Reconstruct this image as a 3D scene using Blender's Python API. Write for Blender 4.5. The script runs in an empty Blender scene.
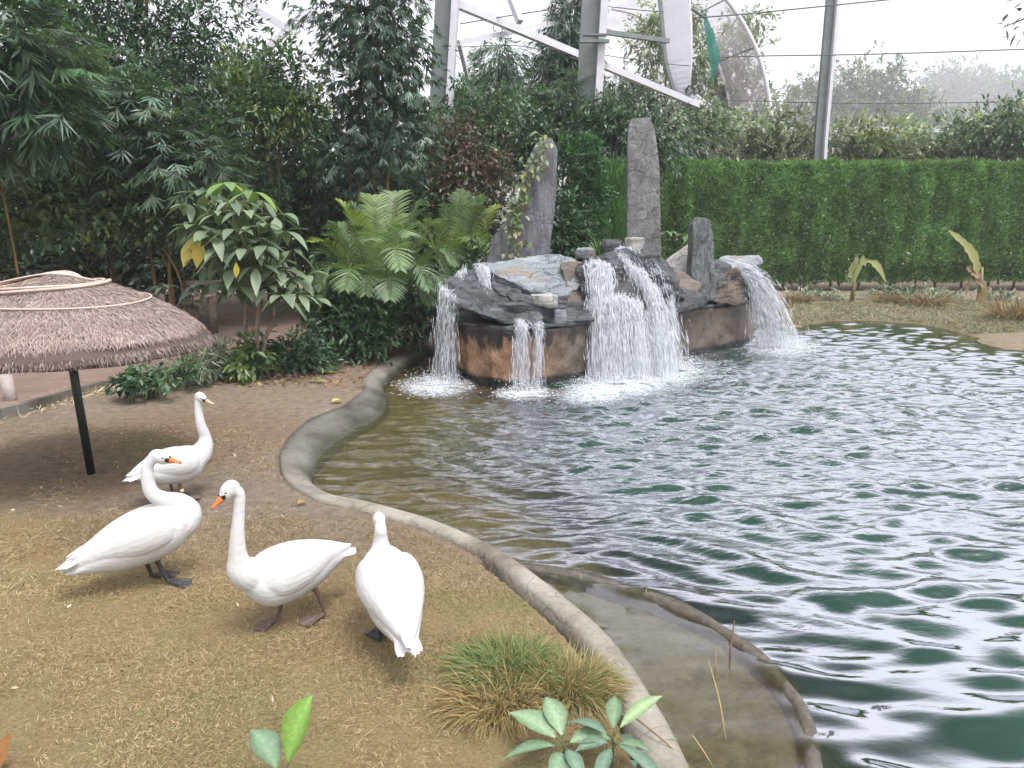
import bpy, bmesh, math, random
import numpy as np
from mathutils import Vector, Matrix, noise as mnoise
from mathutils.bvhtree import BVHTree

R = math.radians
SC = bpy.context.scene
COL = SC.collection
CAM_H = 2.3
PITCH = R(11.8)
FPX = 750.0
WATER = -0.18

# ------------------------------------------------------------------ measuring
def ray(u, v):
    c, s = math.cos(PITCH), math.sin(PITCH)
    x = (u - 512) / FPX
    y = -(v - 384) / FPX
    return Vector((x, c + y * s, -s + y * c))

def G(u, v, z=0.0):            # where the sight line meets the level z
    d = ray(u, v)
    t = (z - CAM_H) / d.z
    return Vector((d.x * t, d.y * t, z))

def Y(u, v, y):                # where the sight line is y metres away
    d = ray(u, v)
    t = y / d.y
    return Vector((d.x * t, y, CAM_H + d.z * t))

def px(y, n):                  # n picture pixels at y metres, in metres
    return n / FPX * y * 1.0

# ------------------------------------------------------------------ materials
MATS = {}
def mat(name):
    m = bpy.data.materials.new(name)
    m.use_nodes = True
    nt = m.node_tree
    nt.nodes.clear()
    MATS[name] = m
    return m, nt, nt.nodes, nt.links

def N(ns, t, **kw):
    n = ns.new(t)
    for k, v in kw.items():
        if k.startswith('i_'):
            n.inputs[k[2:].replace('_', ' ')].default_value = v
        elif k.startswith('n_'):
            n.inputs[int(k[2:])].default_value = v
        else:
            setattr(n, k, v)
    return n

def ramp(ns, stops, interp='LINEAR'):
    r = ns.new('ShaderNodeValToRGB')
    r.color_ramp.interpolation = interp
    el = r.color_ramp.elements
    while len(el) < len(stops):
        el.new(0.5)
    for e, (p, c) in zip(el, stops):
        e.position = p
        e.color = (*c, 1) if len(c) == 3 else c
    return r

def mixc(ns, ls, fac, a, b, mode='MIX'):
    n = ns.new('ShaderNodeMix')
    n.data_type = 'RGBA'
    n.blend_type = mode
    if isinstance(fac, (int, float)):
        n.inputs[0].default_value = fac
    else:
        ls.new(fac, n.inputs[0])
    for sock, val in ((n.inputs[6], a), (n.inputs[7], b)):
        if isinstance(val, tuple):
            sock.default_value = (*val, 1)
        else:
            ls.new(val, sock)
    return n.outputs[2]

def noise_tex(ns, ls, scale, detail=6, rough=0.6, vec=None, dist=0.0):
    n = ns.new('ShaderNodeTexNoise')
    n.inputs['Scale'].default_value = scale
    n.inputs['Detail'].default_value = detail
    n.inputs['Roughness'].default_value = rough
    n.inputs['Distortion'].default_value = dist
    if vec is None:
        g = ns.new('ShaderNodeNewGeometry')
        vec = g.outputs['Position']
    ls.new(vec, n.inputs['Vector'])
    return n.outputs['Fac']

def objvec(ns, ls, scale=(1, 1, 1), rot=(0, 0, 0)):
    t = ns.new('ShaderNodeTexCoord')
    m = ns.new('ShaderNodeMapping')
    m.inputs['Scale'].default_value = scale
    m.inputs['Rotation'].default_value = rot
    ls.new(t.outputs['Object'], m.inputs['Vector'])
    return m.outputs['Vector']

def finish(ns, ls, shader):
    o = ns.new('ShaderNodeOutputMaterial')
    ls.new(shader, o.inputs['Surface'])

def bump(ns, ls, h, strength=0.5, dist=0.02):
    b = ns.new('ShaderNodeBump')
    b.inputs['Strength'].default_value = strength
    b.inputs['Distance'].default_value = dist
    ls.new(h, b.inputs['Height'])
    return b.outputs['Normal']

def simple(name, col, rough=0.7, spec=0.3, var=0.25, scale=8.0, bump_s=0.3, bump_d=0.01, metal=0.0):
    m, nt, ns, ls = mat(name)
    f = noise_tex(ns, ls, scale, 8, 0.65, objvec(ns, ls))
    dark = tuple(c * (1 - var) for c in col)
    lite = tuple(min(1, c * (1 + var)) for c in col)
    r = ramp(ns, [(0.3, dark), (0.7, lite)])
    ls.new(f, r.inputs['Fac'])
    b = N(ns, 'ShaderNodeBsdfPrincipled', i_Roughness=rough, i_Metallic=metal)
    b.inputs['Specular IOR Level'].default_value = spec
    ls.new(r.outputs['Color'], b.inputs['Base Color'])
    ls.new(bump(ns, ls, f, bump_s, bump_d), b.inputs['Normal'])
    finish(ns, ls, b.outputs['BSDF'])
    return m

def leaf_mat(name, rough=0.5, trans=0.22, spec=0.35):
    m, nt, ns, ls = mat(name)
    a = N(ns, 'ShaderNodeAttribute', attribute_name='tint')
    b = N(ns, 'ShaderNodeBsdfPrincipled', i_Roughness=rough)
    b.inputs['Specular IOR Level'].default_value = spec
    ls.new(a.outputs['Color'], b.inputs['Base Color'])
    t = N(ns, 'ShaderNodeBsdfTranslucent')
    tc = mixc(ns, ls, 1.0, a.outputs['Color'], (1.25, 1.5, 0.6), 'MULTIPLY')
    ls.new(tc, t.inputs['Color'])
    mx = N(ns, 'ShaderNodeMixShader')
    mx.inputs[0].default_value = trans
    ls.new(b.outputs['BSDF'], mx.inputs[1])
    ls.new(t.outputs['BSDF'], mx.inputs[2])
    finish(ns, ls, mx.outputs[0])
    return m

LEAF = leaf_mat('leaf', .36, .24, .6)
STRAW = leaf_mat('straw', 0.8, 0.1, 0.15)
BARK = simple('bark', (0.11, 0.085, 0.06), 0.85, 0.2, 0.4, 14, 0.6, 0.02)
CULM = simple('bamboo_culm', (0.22, 0.15, 0.06), 0.55, 0.35, 0.3, 6)
STEM = simple('green_stem', (0.09, 0.11, 0.04), 0.6, 0.3, 0.3, 10)
TWIG = simple('dry_twig', (0.20, 0.13, 0.07), 0.8, 0.2, 0.35, 20)
STEEL = simple('painted_steel', (0.60, 0.59, 0.65), 0.5, 0.4, 0.1, 1.5, 0.05)
STEEL_DARK = simple('dark_steel', (0.17, 0.19, 0.19), 0.6, 0.35, 0.25, 2.5, 0.1)  # darker grey steel tone for column webs, ribs and small fittings
CABLE = simple('cable', (0.10, 0.10, 0.11), 0.6, 0.3, 0.1)
WOOD_GREY = simple('grey_wood', (0.23, 0.18, 0.15), 0.85, 0.2, 0.35, 9, 0.5, 0.02)

# concrete with damp stains
m, nt, ns, ls = mat('concrete')
f1 = noise_tex(ns, ls, 1.7, 8, 0.6)
f2 = noise_tex(ns, ls, 22, 6, 0.7)
r1 = ramp(ns, [(0.32, (0.15, 0.128, 0.10)), (0.5, (0.285, 0.258, 0.215)), (0.72, (0.385, 0.36, 0.315))])
ls.new(f1, r1.inputs['Fac'])
r2 = ramp(ns, [(0.3, (0.7, 0.68, 0.65)), (0.65, (1.05, 1.05, 1.05))])
ls.new(f2, r2.inputs['Fac'])
c = mixc(ns, ls, 0.75, r1.outputs['Color'], r2.outputs['Color'], 'MULTIPLY')
a = N(ns, 'ShaderNodeAttribute', attribute_name='tint')     # r = damp cement apron
sx = ns.new('ShaderNodeSeparateColor'); ls.new(a.outputs['Color'], sx.inputs['Color'])
wet = mixc(ns, ls, 1.0, c, (0.55, 0.58, 0.60), 'MULTIPLY')
c = mixc(ns, ls, sx.outputs['Red'], c, wet)
g_ = ns.new('ShaderNodeNewGeometry'); sz = ns.new('ShaderNodeSeparateXYZ'); ls.new(g_.outputs['Position'], sz.inputs[0])
zn = N(ns, 'ShaderNodeMath', operation='MULTIPLY_ADD', n_1=0.16); ls.new(f1, zn.inputs[0]); ls.new(sz.outputs['Z'], zn.inputs[2])
zr = N(ns, 'ShaderNodeMapRange', n_1=-0.06, n_2=0.04, n_3=1.0, n_4=0.0); ls.new(zn.outputs[0], zr.inputs[0])
c = mixc(ns, ls, zr.outputs[0], c, mixc(ns, ls, 1.0, c, (0.36, 0.38, 0.30), 'MULTIPLY'))
vo = ns.new('ShaderNodeTexVoronoi'); vo.feature = 'DISTANCE_TO_EDGE'; vo.inputs['Scale'].default_value = 1.9
wp = N(ns, 'ShaderNodeVectorMath', operation='ADD'); nz = ns.new('ShaderNodeTexNoise'); nz.inputs['Scale'].default_value = 3.0; ls.new(g_.outputs['Position'], nz.inputs['Vector'])
sc_ = N(ns, 'ShaderNodeVectorMath', operation='SCALE'); sc_.inputs['Scale'].default_value = .5; ls.new(nz.outputs['Color'], sc_.inputs[0])
ls.new(g_.outputs['Position'], wp.inputs[0]); ls.new(sc_.outputs[0], wp.inputs[1]); ls.new(wp.outputs[0], vo.inputs['Vector'])
ck = ramp(ns, [(0.0, (.45, .43, .4)), (0.012, (1, 1, 1))]); ls.new(vo.outputs['Distance'], ck.inputs['Fac'])
c = mixc(ns, ls, .8, c, ck.outputs['Color'], 'MULTIPLY')
b = N(ns, 'ShaderNodeBsdfPrincipled')
ma = N(ns, 'ShaderNodeMath', operation='MULTIPLY_ADD', n_1=-0.45, n_2=0.85)
ls.new(sx.outputs['Red'], ma.inputs[0]); ls.new(ma.outputs[0], b.inputs['Roughness'])
ls.new(c, b.inputs['Base Color'])
ls.new(bump(ns, ls, f2, 0.8, 0.02), b.inputs['Normal'])
finish(ns, ls, b.outputs['BSDF'])
CONCRETE = m

# ------------------------------------------------------------------ mesh tools
ORG = {}
def link(o, parent=None):
    COL.objects.link(o)
    if parent is not None:
        o.parent = parent
    return o

def thing(name, label, cat, loc=(0, 0, 0), rotz=0.0, group=None):
    o = bpy.data.objects.new(name, None)
    o.empty_display_size = 0.2
    link(o)
    o.location = loc
    o.rotation_euler = (0, 0, rotz)
    o['label'] = label
    o['category'] = cat
    if group:
        o['group'] = group
    ORG[o.name] = Vector(loc)
    return o

def tag(o, label, cat, group=None):
    o['label'] = label
    o['category'] = cat
    if group:
        o['group'] = group
    return o

def kind(o, k):
    o['kind'] = k
    return o

def npmesh(name, V, F, mats, tint=None, smooth=False, midx=None):
    V = np.asarray(V, dtype=np.float32).reshape(-1, 3)
    F = np.asarray(F, dtype=np.int32)
    n, k = F.shape
    me = bpy.data.meshes.new(name)
    me.vertices.add(len(V))
    me.vertices.foreach_set('co', V.ravel())
    me.loops.add(n * k)
    me.loops.foreach_set('vertex_index', F.ravel())
    me.polygons.add(n)
    me.polygons.foreach_set('loop_start', np.arange(0, n * k, k, dtype=np.int32))
    if midx is not None:
        me.polygons.foreach_set('material_index', np.asarray(midx, dtype=np.int32))
    me.polygons.foreach_set('use_smooth', np.full(n, bool(smooth)))
    for mm in (mats if isinstance(mats, (list, tuple)) else [mats]):
        me.materials.append(mm)
    if tint is not None:
        at = me.attributes.new('tint', 'FLOAT_COLOR', 'POINT')
        T = np.ones((len(V), 4), dtype=np.float32)
        T[:, :3] = tint
        at.data.foreach_set('color', T.ravel())
    me.update(calc_edges=True)
    return me

def put(name, V, F, mats, parent=None, tint=None, smooth=False, local=False, midx=None):
    V = np.asarray(V, dtype=np.float64).reshape(-1, 3)
    if parent is not None and not local:
        p = parent
        while p.parent is not None:
            p = p.parent
        V = V - np.array(ORG.get(p.name, Vector((0, 0, 0))))
    me = npmesh(name, V, F, mats, tint, smooth, midx)
    o = bpy.data.objects.new(name, me)
    return link(o, parent)

class MB:
    """collects vertices and quads of one mesh"""
    def __init__(s):
        s.V, s.F, s.T, s.n = [], [], [], 0
    def add(s, V, F, t=None):
        V = np.asarray(V, dtype=np.float64).reshape(-1, 3)
        F = np.asarray(F, dtype=np.int64)
        if F.shape[1] == 3:
            F = np.concatenate([F, F[:, 2:3]], 1)
        s.V.append(V); s.F.append(F + s.n); s.n += len(V)
        if t is None:
            t = (1, 1, 1)
        t = np.asarray(t, dtype=np.float64)
        s.T.append(np.broadcast_to(t, (len(V), 3)) if t.ndim == 1 else t)
        return s
    def arrays(s):
        return np.concatenate(s.V), np.concatenate(s.F), np.concatenate(s.T)
    def build(s, name, mats, parent=None, smooth=False, local=False):
        V, F, T = s.arrays()
        tri = F[:, 2] == F[:, 3]
        if tri.any():
            return put_mixed(name, V, F, tri, mats, parent, T, smooth, local)
        return put(name, V, F, mats, parent, T, smooth, local)

def put_mixed(name, V, F, tri, mats, parent, T, smooth, local):
    V = np.asarray(V)
    if parent is not None and not local:
        p = parent
        while p.parent is not None:
            p = p.parent
        V = V - np.array(ORG.get(p.name, Vector((0, 0, 0))))
    me = bpy.data.meshes.new(name)
    cnt = np.where(tri, 3, 4).astype(np.int32)
    st = np.concatenate([[0], np.cumsum(cnt)[:-1]]).astype(np.int32)
    L = F.ravel()[np.stack([np.ones(len(F), bool)] * 3 + [~tri], 1).ravel()]
    me.vertices.add(len(V)); me.vertices.foreach_set('co', V.astype(np.float32).ravel())
    me.loops.add(len(L)); me.loops.foreach_set('vertex_index', L.astype(np.int32))
    me.polygons.add(len(F)); me.polygons.foreach_set('loop_start', st)
    me.polygons.foreach_set('use_smooth', np.full(len(F), bool(smooth)))
    for mm in (mats if isinstance(mats, (list, tuple)) else [mats]):
        me.materials.append(mm)
    at = me.attributes.new('tint', 'FLOAT_COLOR', 'POINT')
    C4 = np.ones((len(V), 4), dtype=np.float32); C4[:, :3] = T
    at.data.foreach_set('color', C4.ravel())
    me.update(calc_edges=True)
    return link(bpy.data.objects.new(name, me), parent)

def catmull(P, per=8, closed=False):
    P = np.asarray(P, dtype=np.float64)
    n = len(P)
    out = []
    rng = range(n if closed else n - 1)
    for i in rng:
        if closed:
            p0, p1, p2, p3 = P[(i - 1) % n], P[i], P[(i + 1) % n], P[(i + 2) % n]
        else:
            p0 = P[i - 1] if i > 0 else 2 * P[0] - P[1]
            p1, p2 = P[i], P[i + 1]
            p3 = P[i + 2] if i + 2 < n else 2 * P[-1] - P[-2]
        for k in range(per):
            t = k / per
            out.append(0.5 * (2 * p1 + (p2 - p0) * t + (2 * p0 - 5 * p1 + 4 * p2 - p3) * t * t + (3 * p1 - p0 - 3 * p2 + p3) * t ** 3))
    if not closed:
        out.append(P[-1])
    return np.array(out)

def tube(P, rad, seg=8, squash=None, cap=True):
    """tube along points P; rad scalar or list; squash = (side, up) factors per point"""
    P = np.asarray(P, dtype=np.float64)
    n = len(P)
    rad = np.broadcast_to(np.asarray(rad, dtype=np.float64), (n,))
    T = np.gradient(P, axis=0)
    T /= np.linalg.norm(T, axis=1, keepdims=True) + 1e-9
    ref = np.array([0, 0, 1.0]) if abs(T[0][2]) < 0.9 else np.array([1.0, 0, 0])
    V = []
    a = np.linspace(0, 2 * np.pi, seg, endpoint=False)
    prev = None
    for i in range(n):
        if prev is None:
            s = np.cross(T[i], ref)
        else:
            s = prev - T[i] * np.dot(prev, T[i])
        s /= np.linalg.norm(s) + 1e-9
        prev = s
        u = np.cross(s, T[i])
        q = (1, 1) if squash is None else squash[i]
        V.append(P[i] + rad[i] * (np.cos(a)[:, None] * s * q[0] + np.sin(a)[:, None] * u * q[1]))
    V = np.concatenate(V)
    F = []
    for i in range(n - 1):
        for k in range(seg):
            k2 = (k + 1) % seg
            F.append((i * seg + k, i * seg + k2, (i + 1) * seg + k2, (i + 1) * seg + k))
    if cap:
        V = np.concatenate([V, P[:1], P[-1:]])
        c0, c1 = n * seg, n * seg + 1
        for k in range(seg):
            k2 = (k + 1) % seg
            F.append((c0, k2, k, k))
            F.append((c1, (n - 1) * seg + k, (n - 1) * seg + k2, (n - 1) * seg + k2))
    return V, np.array(F)

def box(c, s, M=None):
    x, y, z = np.array(s) / 2
    V = np.array([(-x, -y, -z), (x, -y, -z), (x, y, -z), (-x, y, -z), (-x, -y, z), (x, -y, z), (x, y, z), (-x, y, z)])
    if M is not None:
        V = V @ np.array(M.to_3x3()).T
    V = V + np.array(c)
    F = np.array([(0, 3, 2, 1), (4, 5, 6, 7), (0, 1, 5, 4), (1, 2, 6, 5), (2, 3, 7, 6), (3, 0, 4, 7)])
    return V, F

def bar(p, q, w, h, up=(0, 0, 1)):
    """box beam from p to q, w wide across, h along up"""
    p, q = np.array(p, float), np.array(q, float)
    d = (q - p) / np.linalg.norm(q - p)
    s = np.cross(d, np.array(up, float)); s /= np.linalg.norm(s)
    u = np.cross(s, d)
    V = []
    for e in (p, q):
        for a, b_ in ((-1, -1), (1, -1), (1, 1), (-1, 1)):
            V.append(e + s * a * w / 2 + u * b_ * h / 2)
    F = np.array([(0, 1, 2, 3), (7, 6, 5, 4), (0, 4, 5, 1), (1, 5, 6, 2), (2, 6, 7, 3), (3, 7, 4, 0)])
    return np.array(V), F

# ------------------------------------------------------------------ leaves
def unit(v):
    return v / (np.linalg.norm(v, axis=-1, keepdims=True) + 1e-9)

def leaf_quads(P, D, Wd, L, W, fold=0.15):
    """one folded rhombus per leaf. P base, D direction, Wd rough side vector"""
    S = unit(np.cross(D, Wd))
    Nn = np.cross(S, D)
    L = L[:, None]; W = W[:, None]
    mid = P + D * L * 0.42
    a = P
    b = mid + S * W / 2 + Nn * W * fold
    c = P + D * L
    d = mid - S * W / 2 + Nn * W * fold
    V = np.stack([a, b, c, d], 1).reshape(-1, 3)
    F = np.arange(len(P) * 4).reshape(-1, 4)
    return V, F

def leaf_long(P, D, Wd, L, W, droop, nseg=4, fold=0.12, prof=0.8):
    """leaves of nseg segments, two halves, bending down along their length"""
    n = len(P)
    S = unit(np.cross(D, Wd))
    t = np.linspace(0, 1, nseg + 1)
    w = np.sin(np.pi * np.clip(t, 0.02, 0.985) ** prof)
    cen = P[:, None, :] + D[:, None, :] * (L[:, None, None] * t[None, :, None])
    dz = (droop * L)[:, None] * (t ** 2)[None, :]
    cen = cen.copy(); cen[:, :, 2] -= dz
    Nn = np.cross(S, D)
    hw = (W[:, None] * w[None, :] / 2)[:, :, None]
    left = cen + S[:, None, :] * hw + Nn[:, None, :] * hw * fold * 2
    right = cen - S[:, None, :] * hw + Nn[:, None, :] * hw * fold * 2
    V = np.stack([left, cen, right], 2).reshape(n, -1, 3)
    m = (nseg + 1) * 3
    fs = []
    for i in range(nseg):
        a = i * 3
        fs += [(a, a + 1, a + 4, a + 3), (a + 1, a + 2, a + 5, a + 4)]
    fs = np.array(fs)
    F = (np.arange(n)[:, None, None] * m + fs[None]).reshape(-1, 4)
    return V.reshape(-1, 3), F

def rnd_dir(rng, n):
    v = rng.normal(size=(n, 3))
    return unit(v)

def foliage(rng, blobs, clumps, sprays, per, L, W, cols, droop=0.3, spread=0.7, clump_r=0.5, up=0.0,
            shell=0.45, out=0.6, jit=0.22, nseg=0, fanout=0.0):
    """blobs: (centre, radii, weight). Clumps are strewn through the blobs, sprays through each clump, leaves on each spray."""
    C = np.array([b[0] for b in blobs], float)
    Rd = np.array([b[1] for b in blobs], float)
    wt = np.array([b[2] if len(b) > 2 else b[1][0] * b[1][2] for b in blobs], float)
    wt /= wt.sum()
    bi = rng.choice(len(blobs), clumps, p=wt)
    d = rnd_dir(rng, clumps)
    rr = rng.random(clumps) ** shell
    cc = C[bi] + d * rr[:, None] * Rd[bi]
    cols = np.array(cols, float)
    ccol = cols[rng.integers(0, len(cols), clumps)] * (1 + rng.normal(0, jit, (clumps, 1)))
    n = clumps * sprays
    ci = np.repeat(np.arange(clumps), sprays)
    off = rng.normal(0, 1, (n, 3)) * clump_r * np.array([1, 1, 0.75]) * 0.6
    sp = cc[ci] + off
    o_dir = unit(unit(sp - C[bi][ci]) * out + rnd_dir(rng, n) * spread + np.array([0, 0, up - droop]))
    m = n * per
    si = np.repeat(np.arange(n), per)
    k = np.tile(np.linspace(0, 1, per), n)
    D = unit(o_dir[si] + rnd_dir(rng, m) * spread + np.array([0, 0, -droop]))
    Ln = L * (0.65 + 0.7 * rng.random(m))
    P = sp[si] + o_dir[si] * (k * L * 1.3)[:, None] + rng.normal(0, L * 0.1, (m, 3))
    Wn = W * (0.7 + 0.6 * rng.random(m))
    wd = unit(np.array([0, 0, 1.0]) + rnd_dir(rng, m) * 0.6)
    if fanout:                                        # flat hanging fans: the leaves of a spray spread in one plane
        o_dir[:, 2] = np.clip(o_dir[:, 2], -.75, .25); o_dir = unit(o_dir)
        sd = unit(np.cross(o_dir, np.array([0, 0, 1.0]) + rng.normal(0, .25, (n, 3))))
        nr = np.cross(sd, o_dir)
        ph = ((k - .5) * 2 * fanout + rng.normal(0, .10, m))[:, None]
        D = unit(o_dir[si] * np.cos(ph) + sd[si] * np.sin(ph) + rng.normal(0, .06, (m, 3)) + np.array([0, 0, -droop * .5]))
        P = sp[si] + o_dir[si] * (rng.random(m) * L * .45)[:, None]
        wd = nr[si] * np.where(nr[si][:, 2:3] < 0, -1, 1)
        Ln = L * (.6 + .45 * np.cos(ph[:, 0] * .8) + .25 * rng.random(m))
    if nseg:
        V, F = leaf_long(P, D, wd, Ln, Wn, np.full(m, 0.35), nseg)
    else:
        V, F = leaf_quads(P, D, wd, Ln, Wn)
    col = ccol[ci][si] * (1 + rng.normal(0, 0.16, (m, 1)))
    T = np.repeat(np.clip(col, 0.004, 0.9), len(V) // m, axis=0)
    return V, F, T

def blob(u, v, y, ru, rv, ry=None):
    c = Y(u, v, y)
    a, b_ = px(y, ru), px(y, rv)
    return (tuple(c), (a, ry if ry else max(0.4, 0.8 * min(a, b_ * 1.2)), b_), ru * rv)
HAZE_D = 0.0010
EXPOSURE = 1.05
# ================================================================== POND SHAPE
def gp(pts, z):
    return [tuple(G(u, v, z))[:2] for u, v in pts]

near_px = [(690, 768), (655, 702), (612, 641), (562, 597), (505, 556), (442, 526), (382, 508), (335, 495),
           (312, 474), (318, 450), (346, 425), (380, 408), (388, 392), (384, 378), (402, 362), (432, 349)]
edge = [(9.5, -3.5), (4.5, -1.6), (2.0, 0.2), (0.95, 1.55)] + gp(near_px, -0.05)
back = [(-0.6, 16.0), (0.8, 18.6), (3.2, 20.0), (6.0, 20.6)]
right = gp([(790, 323), (850, 317), (915, 320), (960, 330), (1002, 345)], -0.05)
tail = [(11.6, 15.2), (13.2, 12.0), (14.6, 7.0), (14.5, 1.0), (12.5, -3.0)]
POND = catmull(edge + back + right + tail, 6, closed=True)
N_EDGE = len(edge)

def sdf_poly(X, Yv, P):
    """signed distance to a closed polygon, negative inside"""
    d2 = np.full(X.shape, 1e9)
    ins = np.zeros(X.shape, bool)
    n = len(P)
    for i in range(n):
        ax, ay = P[i]; bx, by = P[(i + 1) % n]
        ex, ey = bx - ax, by - ay
        t = np.clip(((X - ax) * ex + (Yv - ay) * ey) / (ex * ex + ey * ey + 1e-12), 0, 1)
        d2 = np.minimum(d2, (X - ax - t * ex) ** 2 + (Yv - ay - t * ey) ** 2)
        c = ((ay > Yv) != (by > Yv)) & (X < (bx - ax) * (Yv - ay) / (by - ay + 1e-12) + ax)
        ins ^= c
    d = np.sqrt(d2)
    return np.where(ins, -d, d)

def sstep(x, a, b):
    t = np.clip((x - a) / (b - a), 0, 1)
    return t * t * (3 - 2 * t)

# cheap value noise on arrays
_prm = np.random.default_rng(5).random((256, 256))
def vnoise(X, Yv, s, seed=0):
    x, y = X * s + seed * 17.3, Yv * s + seed * 9.1
    xi, yi = np.floor(x).astype(int), np.floor(y).astype(int)
    fx, fy = x - xi, y - yi
    fx = fx * fx * (3 - 2 * fx); fy = fy * fy * (3 - 2 * fy)
    g = lambda a, b: _prm[a % 256, b % 256]
    return (g(xi, yi) * (1 - fx) + g(xi + 1, yi) * fx) * (1 - fy) + (g(xi, yi + 1) * (1 - fx) + g(xi + 1, yi + 1) * fx) * fy
def fbm(X, Yv, s, o=4, seed=0):
    r = 0; a = 0.5
    for k in range(o):
        r = r + a * vnoise(X, Yv, s * 2 ** k, seed + k); a *= 0.5
    return r

# the low divider that fences off a shallow basin
DIV_PX = [(508, 566), (540, 569), (590, 578), (645, 594), (702, 618), (748, 648), (785, 682), (806, 718), (814, 760), (812, 830)]
DIV = catmull([(*p, 0) for p in gp(DIV_PX, WATER)], 8)
basin_poly = np.array([tuple(p[:2]) for p in DIV] + [(1.1, 1.2), (0.7, 1.5)] + gp(near_px[:5], WATER))

def kerb_width(i_frac):
    return np.interp(i_frac, [0, 5, 9, 10.2, 11.5, 12.5, 14, 15.2, 16, 17.5, 19, 22], [.22, .20, .19, .20, .25, .32, .50, .50, .36, .28, .26, .26])

def local_width(X, Yv, d):
    W = np.full(X.shape, .25)
    sel = (np.abs(d) < 1.1) & (X < 0) & (Yv > 5.0) & (Yv < 14)
    if sel.any():
        C = POND[:(N_EDGE + 1) * 6]
        q = np.stack([X[sel], Yv[sel]], 1)
        k = np.argmin(((q[:, None, :] - C[None]) ** 2).sum(-1), 1)
        W[sel] = kerb_width(k / 6)
    return W

def base_level(X, Yv):
    return (fbm(X, Yv, 0.9, 4, 3) - 0.47) * 0.07 + (fbm(X, Yv, 4.0, 3, 8) - 0.44) * 0.03

def ground_z(X, Yv):
    d = sdf_poly(X, Yv, POND)
    z = base_level(X, Yv)
    far = sstep(d, 0.3, 1.2)
    z = z * (0.25 + 0.75 * far)
    # right bank sits nearly at the water's level and rises gently
    rb = sstep(X - 0.35 * (Yv - 16), 2.5, 6.0) * sstep(Yv, 12, 18)
    z = z - rb * (0.17 - 0.17 * sstep(d, 0.0, 4.0))
    lw = local_width(X, Yv, d)
    under = sstep(d, lw * 1.02 + .03, lw * .9 - .1) * (1 - rb)
    z = z * (1 - under) + (-0.30) * under
    cove = sstep(X - .15 * (Yv - 7), 1.4, -.4)
    bed = sstep(-d, 0.1 + .5 * cove, 2.2 + 1.6 * cove)
    zi = -0.26 - 0.75 * bed + (fbm(X, Yv, 1.5, 3, 2) - .45) * 0.12
    bd = sdf_poly(X, Yv, basin_poly)
    shallow = sstep(-bd, -0.05, 0.05)
    zi = zi * (1 - shallow) + (-0.27 + (fbm(X, Yv, 2.5, 3, 4) - .45) * 0.07) * shallow
    ins = sstep(-d, -0.03, 0.03)
    return z * (1 - ins) + zi * ins, d, bd, rb

def gz(x, y):
    z, *_ = ground_z(np.array([float(x)]), np.array([float(y)]))
    return float(z[0])

def GP(u, v):
    """ground point on the sight line"""
    p = G(u, v, 0.0)
    for _ in range(3):
        p = G(u, v, gz(p.x, p.y))
    return p

def grow(lo, a, b, hi, st, k=1.22):
    mid = np.arange(a, b + 1e-6, st)
    up, s, x = [], st, b
    while x < hi:
        s *= k; x += s; up.append(x)
    dn, s, x = [], st, a
    while x > lo:
        s *= k; x -= s; dn.append(x)
    return np.array(dn[::-1] + list(mid) + up)

gx = grow(-900, -5.5, 7.0, 900, 0.05)
gy = grow(-300, 1.2, 11.0, 1500, 0.05)
GX, GY = np.meshgrid(gx, gy)
GZ, GD, GB, GR = ground_z(GX, GY)
nx, ny = len(gx), len(gy)
idx = np.arange(nx * ny).reshape(ny, nx)
GF = np.stack([idx[:-1, :-1], idx[:-1, 1:], idx[1:, 1:], idx[1:, :-1]], -1).reshape(-1, 4)
# soil kinds: r dry grass, g pond bed, b reddish trodden soil
n1 = fbm(GX, GY, 0.8, 4, 1)
nearg = sstep(GY + 0.35 * GX + (n1 - .47) * 3.0, 5.3, 3.9)
farb = GR
dry = np.maximum(nearg, farb * 0.15)
bedm = sstep(-GD, -0.05, 0.1)
red = sstep(np.hypot(GX + 4.2, GY - 7.3) + (n1 - .47) * 3, 2.6, 1.0)
red = np.maximum(red, 0.5 * sstep(GY, 9, 12) * (1 - farb))
cove = sstep(GX - .15 * (GY - 7), 1.4, -.4)
deep = sstep(-GD, 0.3 + .5 * cove, 2.2 + 1.4 * cove) * (1 - sstep(-GB, -0.1, 0.1))
ground_t = np.stack([np.where(GD < 0, deep, dry), bedm, red], -1).reshape(-1, 3)

m, nt, ns, ls = mat('soil')
a = N(ns, 'ShaderNodeAttribute', attribute_name='tint')
sp = ns.new('ShaderNodeSeparateColor'); ls.new(a.outputs['Color'], sp.inputs['Color'])
nA = noise_tex(ns, ls, 1.1, 8, 0.62)
nB = noise_tex(ns, ls, 9, 10, 0.72)
nC = noise_tex(ns, ls, 55, 6, 0.75, dist=0.6)
soil = ramp(ns, [(0.28, (0.135, 0.106, 0.080)), (0.48, (0.255, 0.206, 0.155)), (0.72, (0.35, 0.29, 0.225))]); ls.new(nB, soil.inputs['Fac'])
grass = ramp(ns, [(0.25, (0.14, 0.104, 0.060)), (0.45, (0.305, 0.238, 0.138)), (0.62, (0.40, 0.322, 0.195)), (0.8, (0.49, 0.405, 0.265))]); ls.new(nC, grass.inputs['Fac'])
gg = ramp(ns, [(0.3, (0.80, 0.62, 0.50)), (0.46, (1.0, 0.93, 0.80)), (0.62, (0.78, 0.95, 0.62))]); ls.new(nA, gg.inputs['Fac'])
grass_c = mixc(ns, ls, 0.85, grass.outputs['Color'], gg.outputs['Color'], 'MULTIPLY')
redc = mixc(ns, ls, 1.0, soil.outputs['Color'], (0.92, 0.82, 0.75), 'MULTIPLY')
c1 = mixc(ns, ls, sp.outputs['Blue'], soil.outputs['Color'], redc)
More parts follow.
